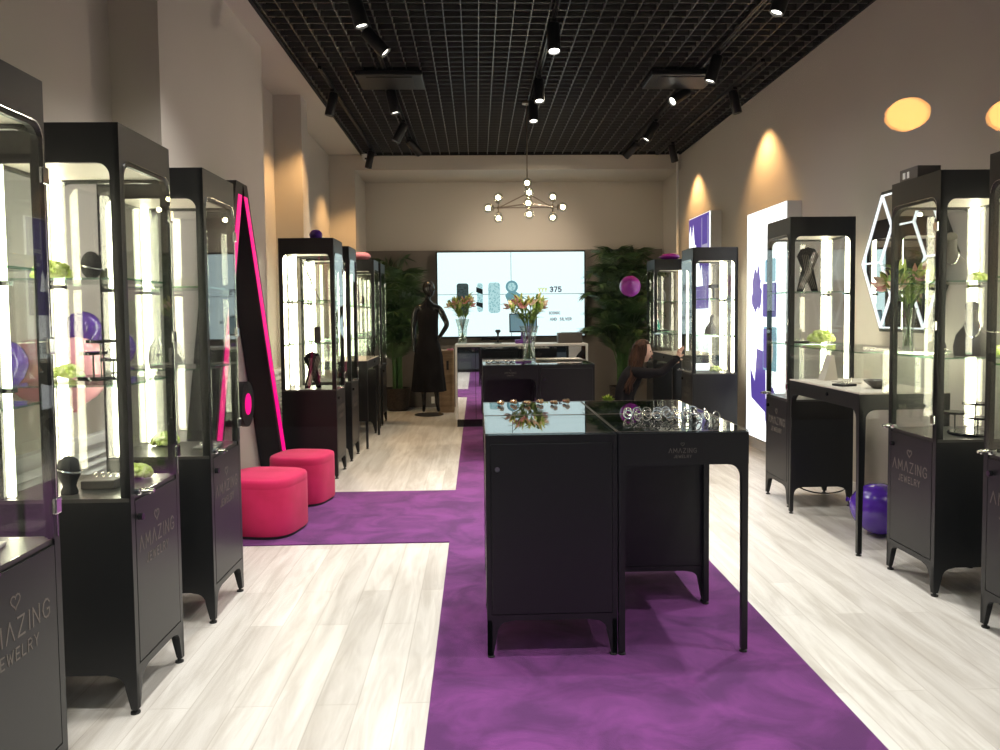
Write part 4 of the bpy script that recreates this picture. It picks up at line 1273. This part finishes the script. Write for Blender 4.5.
# street-side pendant lamps mirrored in the shop window
def pendant(label, x, y, z):
    t = thing('pendant_lamp', label, 'lamp', (x, y, z))
    MB().ball((0, 0, 0), 0.068, (1, 1, 0.8)).build('lamp_shade', 'lamp_orange', t, smooth=True)
    MB().tube([(0, 0, 0.055), (0, 0, 1.9)], 0.004, 6).build('cord', 'rubber', t)
PY = -2.0
for u, lab in ((0.5544, 'orange pendant lamp mirrored in the shop window above the right towers'), (0.689, 'orange pendant lamp mirrored at the right edge of the shop window')):
    dy = 0.72 - PY
    pendant(lab, u / 0.9989 * dy, PY, 1.5 + 0.2514 * dy)

# ------------------------------------------------------------------ palms
def palm(label, loc, H, nf, seed, spread, potm='wicker', az0=0, az1=2 * PI, dens=26):
    q = random.Random(seed)
    t = thing('potted_palm', label, 'plant', loc)
    MB().lathe([(0.15, 0), (0.17, 0.02), (0.20, 0.34), (0.21, 0.36), (0.19, 0.36), (0.18, 0.31), (0, 0.31)], seg=20).build('pot', potm, t, smooth=True)
    st, lf = MB(), MB()
    for i in range(nf):
        a = az0 + (az1 - az0) * (i + q.uniform(-.4, .4)) / nf
        reach = spread * q.uniform(0.45, 1.0)
        top = H * q.uniform(0.45, 1.0) - 0.3
        base = Vector((q.uniform(-.07, .07), q.uniform(-.07, .07), 0.3))
        pts = []
        N = 12
        for k in range(N + 1):
            f = k / N
            r = reach * f ** 1.8
            z = 0.3 + top * (math.sin(f * PI * 0.56) / math.sin(PI * 0.5)) * (1 if f < 0.9 else 1)
            pts.append(base + Vector((r * math.cos(a), r * math.sin(a), z - 0.3)))
        st.tube(pts, [0.011 - 0.0085 * k / N for k in range(N + 1)], 5)
        for k in range(dens):
            f = 0.38 + 0.62 * k / (dens - 1)
            x = f * N
            j = min(N - 1, int(x))
            c = pts[j].lerp(pts[j + 1], x - j)
            d = (pts[j + 1] - pts[j]).normalized()
            s = d.cross(Vector((0, 0, 1)))
            if s.length < 0.05: s = Vector((math.sin(a), -math.cos(a), 0))
            s.normalize()
            ln = 0.52 * math.sin(PI * (0.25 + 0.68 * (f - 0.38) / 0.62)) * q.uniform(0.8, 1.1)
            for sg in (-1, 1):
                dr = (s * sg * 0.75 + d * 0.75 + Vector((0, 0, -0.05))).normalized()
                e = c + dr * ln + Vector((0, 0, -0.30 * ln))
                m = c.lerp(e, 0.45) + Vector((0, 0, 0.025))
                wv = d * 0.009
                v = [lf.bm.verts.new(p) for p in (c - wv * 0.4, c + wv * 0.4, m + wv, m - wv, e)]
                lf.bm.faces.new([v[0], v[1], v[2], v[3]])
                lf.bm.faces.new([v[3], v[2], v[4]])
    st.build('stems', 'leaf_deep', t)
    lf.build('fronds', 'palm_green', t)
    return t
palm('tall palm in a dark wicker pot behind the mannequin at the left back', (-1.27, 12.38, 0), 2.45, 30, 3, 0.42, az0=R(-150), az1=R(0), dens=44)
palm('bushy tall palm against the back wall, right of the video wall', (2.27, 12.2, 0), 2.50, 44, 8, 0.60, az0=R(-185), az1=R(5), dens=46)
t = thing('small_green_plant', 'small lime green leafy plant low beside the right palm', 'plant', (1.88, 11.2, 0))
MB().lathe([(0.07, 0), (0.09, 0.15), (0.08, 0.15), (0, 0.13)], seg=16).build('pot', 'wicker', t)
mb = MB()
for k in range(26):
    a = k * 2.4
    petal_bm(mb, (0, 0, 0.13), (math.cos(a) * 0.55, math.sin(a) * 0.55, 0.8 + 0.3 * (k % 3)), 0.16 + 0.02 * (k % 4), 0.05, 0.3)
mb.build('foliage', 'lime', t)

# ------------------------------------------------------------------ figures
def skin_figure(name, pts, edges, m, parent, root=0, sub=2):
    me = bpy.data.meshes.new(name)
    me.from_pydata([p[0] for p in pts], edges, [])
    me.materials.append(M[m])
    o = bpy.data.objects.new(name, me)
    col.objects.link(o)
    o.parent = parent
    sk = o.modifiers.new('skin', 'SKIN')
    sk.use_smooth_shade = True
    for i, v in enumerate(me.skin_vertices[0].data):
        v.radius = pts[i][1] if isinstance(pts[i][1], tuple) else (pts[i][1], pts[i][1])
        v.use_root = (i == root)
    ss = o.modifiers.new('subdivision', 'SUBSURF')
    ss.levels = sub
    ss.render_levels = sub
    return o

def head_mesh(mb, c, s=1.0, face=0.0, tilt=0.0):
    """head with nose, chin, ears; faces local +x then rotated by face about z"""
    g = bmesh.ops.create_uvsphere(mb.bm, u_segments=28, v_segments=20, radius=1.0)
    for v in g['verts']:
        x, y, z = v.co
        X, Y, Z = x * 0.098, y * 0.075, z * 0.118
        if z < -0.1:
            k = (-0.1 - z)
            Y *= 1 - 0.33 * k
            X = X * (1 - 0.16 * k) + 0.020 * k
        if x > 0.3:
            fx = (x - 0.3) / 0.7
            X -= 0.012 * fx
            nose = math.exp(-(y / 0.16) ** 2) * math.exp(-((z + 0.14) / 0.16) ** 2)
            X += 0.030 * nose
            brow = math.exp(-((z - 0.2) / 0.1) ** 2) * math.exp(-(abs(y) / 0.5) ** 2)
            X += 0.004 * brow
            sock = math.exp(-((abs(y) - 0.36) / 0.14) ** 2) * math.exp(-((z - 0.05) / 0.09) ** 2)
            X -= 0.007 * sock
            lips = math.exp(-(y / 0.25) ** 2) * math.exp(-((z + 0.48) / 0.07) ** 2)
            X += 0.007 * lips
            chin = math.exp(-(y / 0.3) ** 2) * math.exp(-((z + 0.85) / 0.14) ** 2)
            X += 0.008 * chin
        v.co = (X, Y, Z)
    mt = Matrix.Translation(c) @ Matrix.Rotation(face, 4, 'Z') @ Matrix.Rotation(tilt, 4, 'Y') @ Matrix.Scale(s, 4)
    bmesh.ops.transform(mb.bm, matrix=mt, verts=g['verts'])
    for sy in (-1, 1):
        mb.ball(mt @ Vector((-0.008, sy * 0.076, -0.005)), 0.03 * s, (0.6, 0.3, 1.0), 12, 8, Matrix.Rotation(face, 4, 'Z'))
    return mt

# the woman crouching at the right tower
t = thing('person', 'woman with long brown hair crouching in a black jacket, reaching into a right glass tower', 'person', (1.56, 8.50, 0))
O = Vector((1.56, 8.50, 0))
def rel(x, y, z): return (x - O.x, y - O.y, z - O.z)
pts = [(rel(1.56, 8.50, 0.42), (0.15, 0.13)),     # pelvis
       (rel(1.60, 8.50, 0.60), (0.135, 0.12)),
       (rel(1.66, 8.50, 0.76), (0.145, 0.125)),     # chest
       (rel(1.70, 8.50, 0.87), (0.09, 0.085)),
       (rel(1.75, 8.50, 0.93), 0.052),              # neck base
       (rel(1.78, 8.50, 0.985), 0.045),             # neck
       (rel(1.74, 8.34, 0.86), 0.068),              # near shoulder
       (rel(1.98, 8.34, 0.85), 0.052),              # near elbow
       (rel(2.17, 8.40, 1.01), 0.036),              # near wrist
       (rel(1.73, 8.65, 0.84), 0.062),              # far shoulder
       (rel(1.95, 8.72, 0.80), 0.045),
       (rel(2.15, 8.62, 0.93), 0.032),
       (rel(1.60, 8.39, 0.36), 0.095),              # near hip
       (rel(1.98, 8.36, 0.42), 0.070),              # near knee
       (rel(1.72, 8.37, 0.09), 0.042),              # near ankle
       (rel(1.60, 8.61, 0.36), 0.095),
       (rel(2.00, 8.64, 0.44), 0.070),
       (rel(1.78, 8.64, 0.09), 0.042),
       (rel(1.93, 8.36, 0.045), 0.034), (rel(1.99, 8.65, 0.045), 0.034)]
edges = [(0, 1), (1, 2), (2, 3), (3, 4), (4, 5), (3, 6), (6, 7), (7, 8), (3, 9), (9, 10), (10, 11), (0, 12), (12, 13), (13, 14), (0, 15), (15, 16), (16, 17), (14, 18), (17, 19)]
skin_figure('clothed_body', pts, edges, 'black_cloth', t)
mb = MB()
mt = head_mesh(mb, rel(1.815, 8.50, 1.085), 1.02, R(-8), R(6))
mb.tube([rel(1.765, 8.5, 0.94), rel(1.79, 8.5, 1.01)], [0.05, 0.046], 14)
hd = mb.build('head', 'skin', t, smooth=True)
mb = MB()
for sy in (-1, 1): mb.ball(mt @ Vector((0.078, sy * 0.029, 0.006)), 0.010, (0.7, 1, 0.7), 10, 8)
mb.build('eyes', 'soft_black', hd, smooth=True)
mb = MB()
mb.ball(mt @ Vector((0.096, 0, -0.056)), 0.017, (0.5, 1, 0.35), 10, 8)
mb.build('lips', 'lip', hd, smooth=True)
# hair
mb = MB()
g = bmesh.ops.create_uvsphere(mb.bm, u_segments=28, v_segments=20, radius=1.0)
kill = []
for v in g['verts']:
    x, y, z = v.co
    v.co = mt @ Vector((x * 0.108 - 0.010, y * 0.089, z * 0.125 + 0.008))
    if x > 0.45 and z < 0.55: kill.append(v)
    elif z < -0.55: kill.append(v)
bmesh.ops.delete(mb.bm, geom=kill, context='VERTS')
q = random.Random(2)
for k in range(34):
    a = R(75) + R(210) * k / 33
    p0 = mt @ Vector((0.095 * math.cos(a) - 0.01, 0.086 * math.sin(a), 0.03 + q.uniform(-.02, .04)))
    p1 = mt @ Vector((0.10 * math.cos(a) - 0.025, 0.095 * math.sin(a), -0.10))
    p2 = Vector(rel(1.715 + q.uniform(-.045, .03), 8.50 + 0.12 * math.sin(a), 0.86))
    p3 = Vector(rel(1.655 + q.uniform(-.05, .04), 8.48 + 0.12 * math.sin(a), 0.74 + q.uniform(-.03, .05)))
    p4 = Vector(rel(1.62 + q.uniform(-.05, .05), 8.46 + 0.12 * math.sin(a), 0.66 + q.uniform(-.04, .05)))
    mb.tube([p0, p1, p2, p3, p4], [0.012, 0.020, 0.022, 0.018, 0.004], 6)
mb.build('hair', 'hair', t, smooth=True)
# collar, cuffs, shoes
MB().torus(rel(1.762, 8.5, 0.925), 0.058, 0.014, Matrix.Rotation(R(25), 4, 'Y')).build('collar', 'black_cloth', t, smooth=True)
MB().tube([rel(2.15, 8.41, 0.985), rel(2.185, 8.43, 1.012)], [0.036, 0.034], 14).build('cuff', 'black_cloth', t, smooth=True)
def hand(parent, wrist, fwd, up, s=1.0, curl=0.4, thumb=1):
    f = Vector(fwd).normalized(); u = Vector(up); u = (u - f * u.dot(f)).normalized(); sd = f.cross(u)
    W = Vector(wrist)
    P_ = [(W, 0.023 * s), (W + f * 0.035 * s, (0.036 * s, 0.018 * s)), (W + f * 0.075 * s, (0.040 * s, 0.016 * s))]
    E_ = [(0, 1), (1, 2)]
    pts = [(tuple(p), r) for p, r in P_]
    for i, (off, ln) in enumerate(((-0.030, 0.060), (-0.010, 0.072), (0.010, 0.068), (0.029, 0.052))):
        b = W + f * 0.082 * s + sd * off * s
        d1 = (f * math.cos(curl * .5) - u * math.sin(curl * .5))
        d2 = (f * math.cos(curl * 1.3) - u * math.sin(curl * 1.3))
        d3 = (f * math.cos(curl * 2) - u * math.sin(curl * 2))
        p1 = b + d1 * ln * .42 * s; p2 = p1 + d2 * ln * .33 * s; p3 = p2 + d3 * ln * .25 * s
        n = len(pts)
        pts += [(tuple(b), 0.0088 * s), (tuple(p1), 0.0082 * s), (tuple(p2), 0.0076 * s), (tuple(p3), 0.006 * s)]
        E_ += [(2, n), (n, n + 1), (n + 1, n + 2), (n + 2, n + 3)]
    b = W + f * 0.03 * s - sd * thumb * 0.030 * s
    p1 = b + (f * .6 - sd * thumb * .7 - u * .3).normalized() * 0.032 * s
    p2 = p1 + (f * .9 - sd * thumb * .2 - u * .4).normalized() * 0.026 * s
    n = len(pts)
    pts += [(tuple(b), 0.013 * s), (tuple(p1), 0.0105 * s), (tuple(p2), 0.008 * s)]
    E_ += [(1, n), (n, n + 1), (n + 1, n + 2)]
    return skin_figure('hand', pts, E_, 'skin', parent, 0, 2)
hand(t, rel(2.175, 8.425, 1.005), (0.35, 0.12, 0.9), (-0.6, 0.7, 0.2), 1.0, 0.35, 1)
hand(t, rel(2.155, 8.62, 0.935), (0.8, 0.15, 0.5), (0, 0, 1), 1.0, 0.5, -1)

# mannequin
t = thing('mannequin', 'glossy black female mannequin in a long sleeveless black dress, hand on hip', 'mannequin', (-0.74, 11.75, 0))
O = Vector((-0.74, 11.75, 0))
sc = 1.08
pts = [((0, 0, 1.02), (0.125, 0.09)), ((0, 0, 1.18), (0.095, 0.075)), ((0, 0, 1.36), (0.125, 0.085)), ((0.0, 0, 1.50), (0.07, 0.06)), ((0.0, 0, 1.58), 0.042), ((0.01, 0, 1.66), 0.038),
       ((-0.165, 0, 1.47), 0.056), ((-0.205, 0.0, 1.20), 0.044), ((-0.19, -0.05, 0.96), 0.030), ((-0.19, -0.07, 0.86), 0.018),
       ((0.165, 0, 1.47), 0.056), ((0.275, -0.02, 1.24), 0.044), ((0.17, -0.05, 1.08), 0.030), ((0.12, -0.08, 1.02), 0.018),
       ((-0.08, 0, 0.94), 0.085), ((-0.07, 0, 0.50), 0.052), ((-0.07, 0.01, 0.10), 0.03), ((-0.07, -0.09, 0.045), 0.026),
       ((0.08, 0, 0.94), 0.085), ((0.10, -0.02, 0.50), 0.052), ((0.12, 0.01, 0.10), 0.03), ((0.14, -0.09, 0.045), 0.026)]
edges = [(0, 1), (1, 2), (2, 3), (3, 4), (4, 5), (3, 6), (6, 7), (7, 8), (8, 9), (3, 10), (10, 11), (11, 12), (12, 13), (0, 14), (14, 15), (15, 16), (16, 17), (0, 18), (18, 19), (19, 20), (20, 21)]
pts = [((p[0][0] * sc, p[0][1] * sc, p[0][2] * sc + 0.02), p[1]) for p in pts]
skin_figure('body', pts, edges, 'black_gloss', t)
mb = MB()
head_mesh(mb, (0.02, 0, 1.90), 1.05, R(-35), 0)
mb.build('head', 'black_gloss', t, smooth=True)
mb = MB()
secs = [(0.36, 0.26, 0.20), (0.60, 0.235, 0.18), (0.90, 0.21, 0.16), (1.08, 0.17, 0.135), (1.24, 0.135, 0.10), (1.40, 0.155, 0.115), (1.52, 0.165, 0.105), (1.60, 0.13, 0.075), (1.64, 0.075, 0.06)]
rs = []
for i, (z, a, b) in enumerate(secs):
    rs.append([mb.bm.verts.new(((a + 0.014 * math.sin(7 * th_) * max(0, 1 - i / 4)) * math.cos(th_), (b + 0.014 * math.sin(7 * th_) * max(0, 1 - i / 4)) * math.sin(th_), z)) for th_ in [2 * PI * k / 42 for k in range(42)]])
for a, b in zip(rs, rs[1:]):
    for k in range(42): mb.bm.faces.new([a[k], a[(k + 1) % 42], b[(k + 1) % 42], b[k]])
mb.build('dress', 'black_cloth', t, smooth=True)
MB().torus((0, -0.05, 1.50), 0.085, 0.006, Matrix.Rotation(R(62), 4, 'X')).build('necklace', 'silver', t, smooth=True)
MB().lathe([(0.22, 0), (0.22, 0.012), (0, 0.014)], seg=28).build('base_plate', 'black_gloss', t, smooth=True)
MB().box(0.05, 0.10, -0.24, -0.235, 0.20, 0.30).build('price_tag', 'white_paint', t)
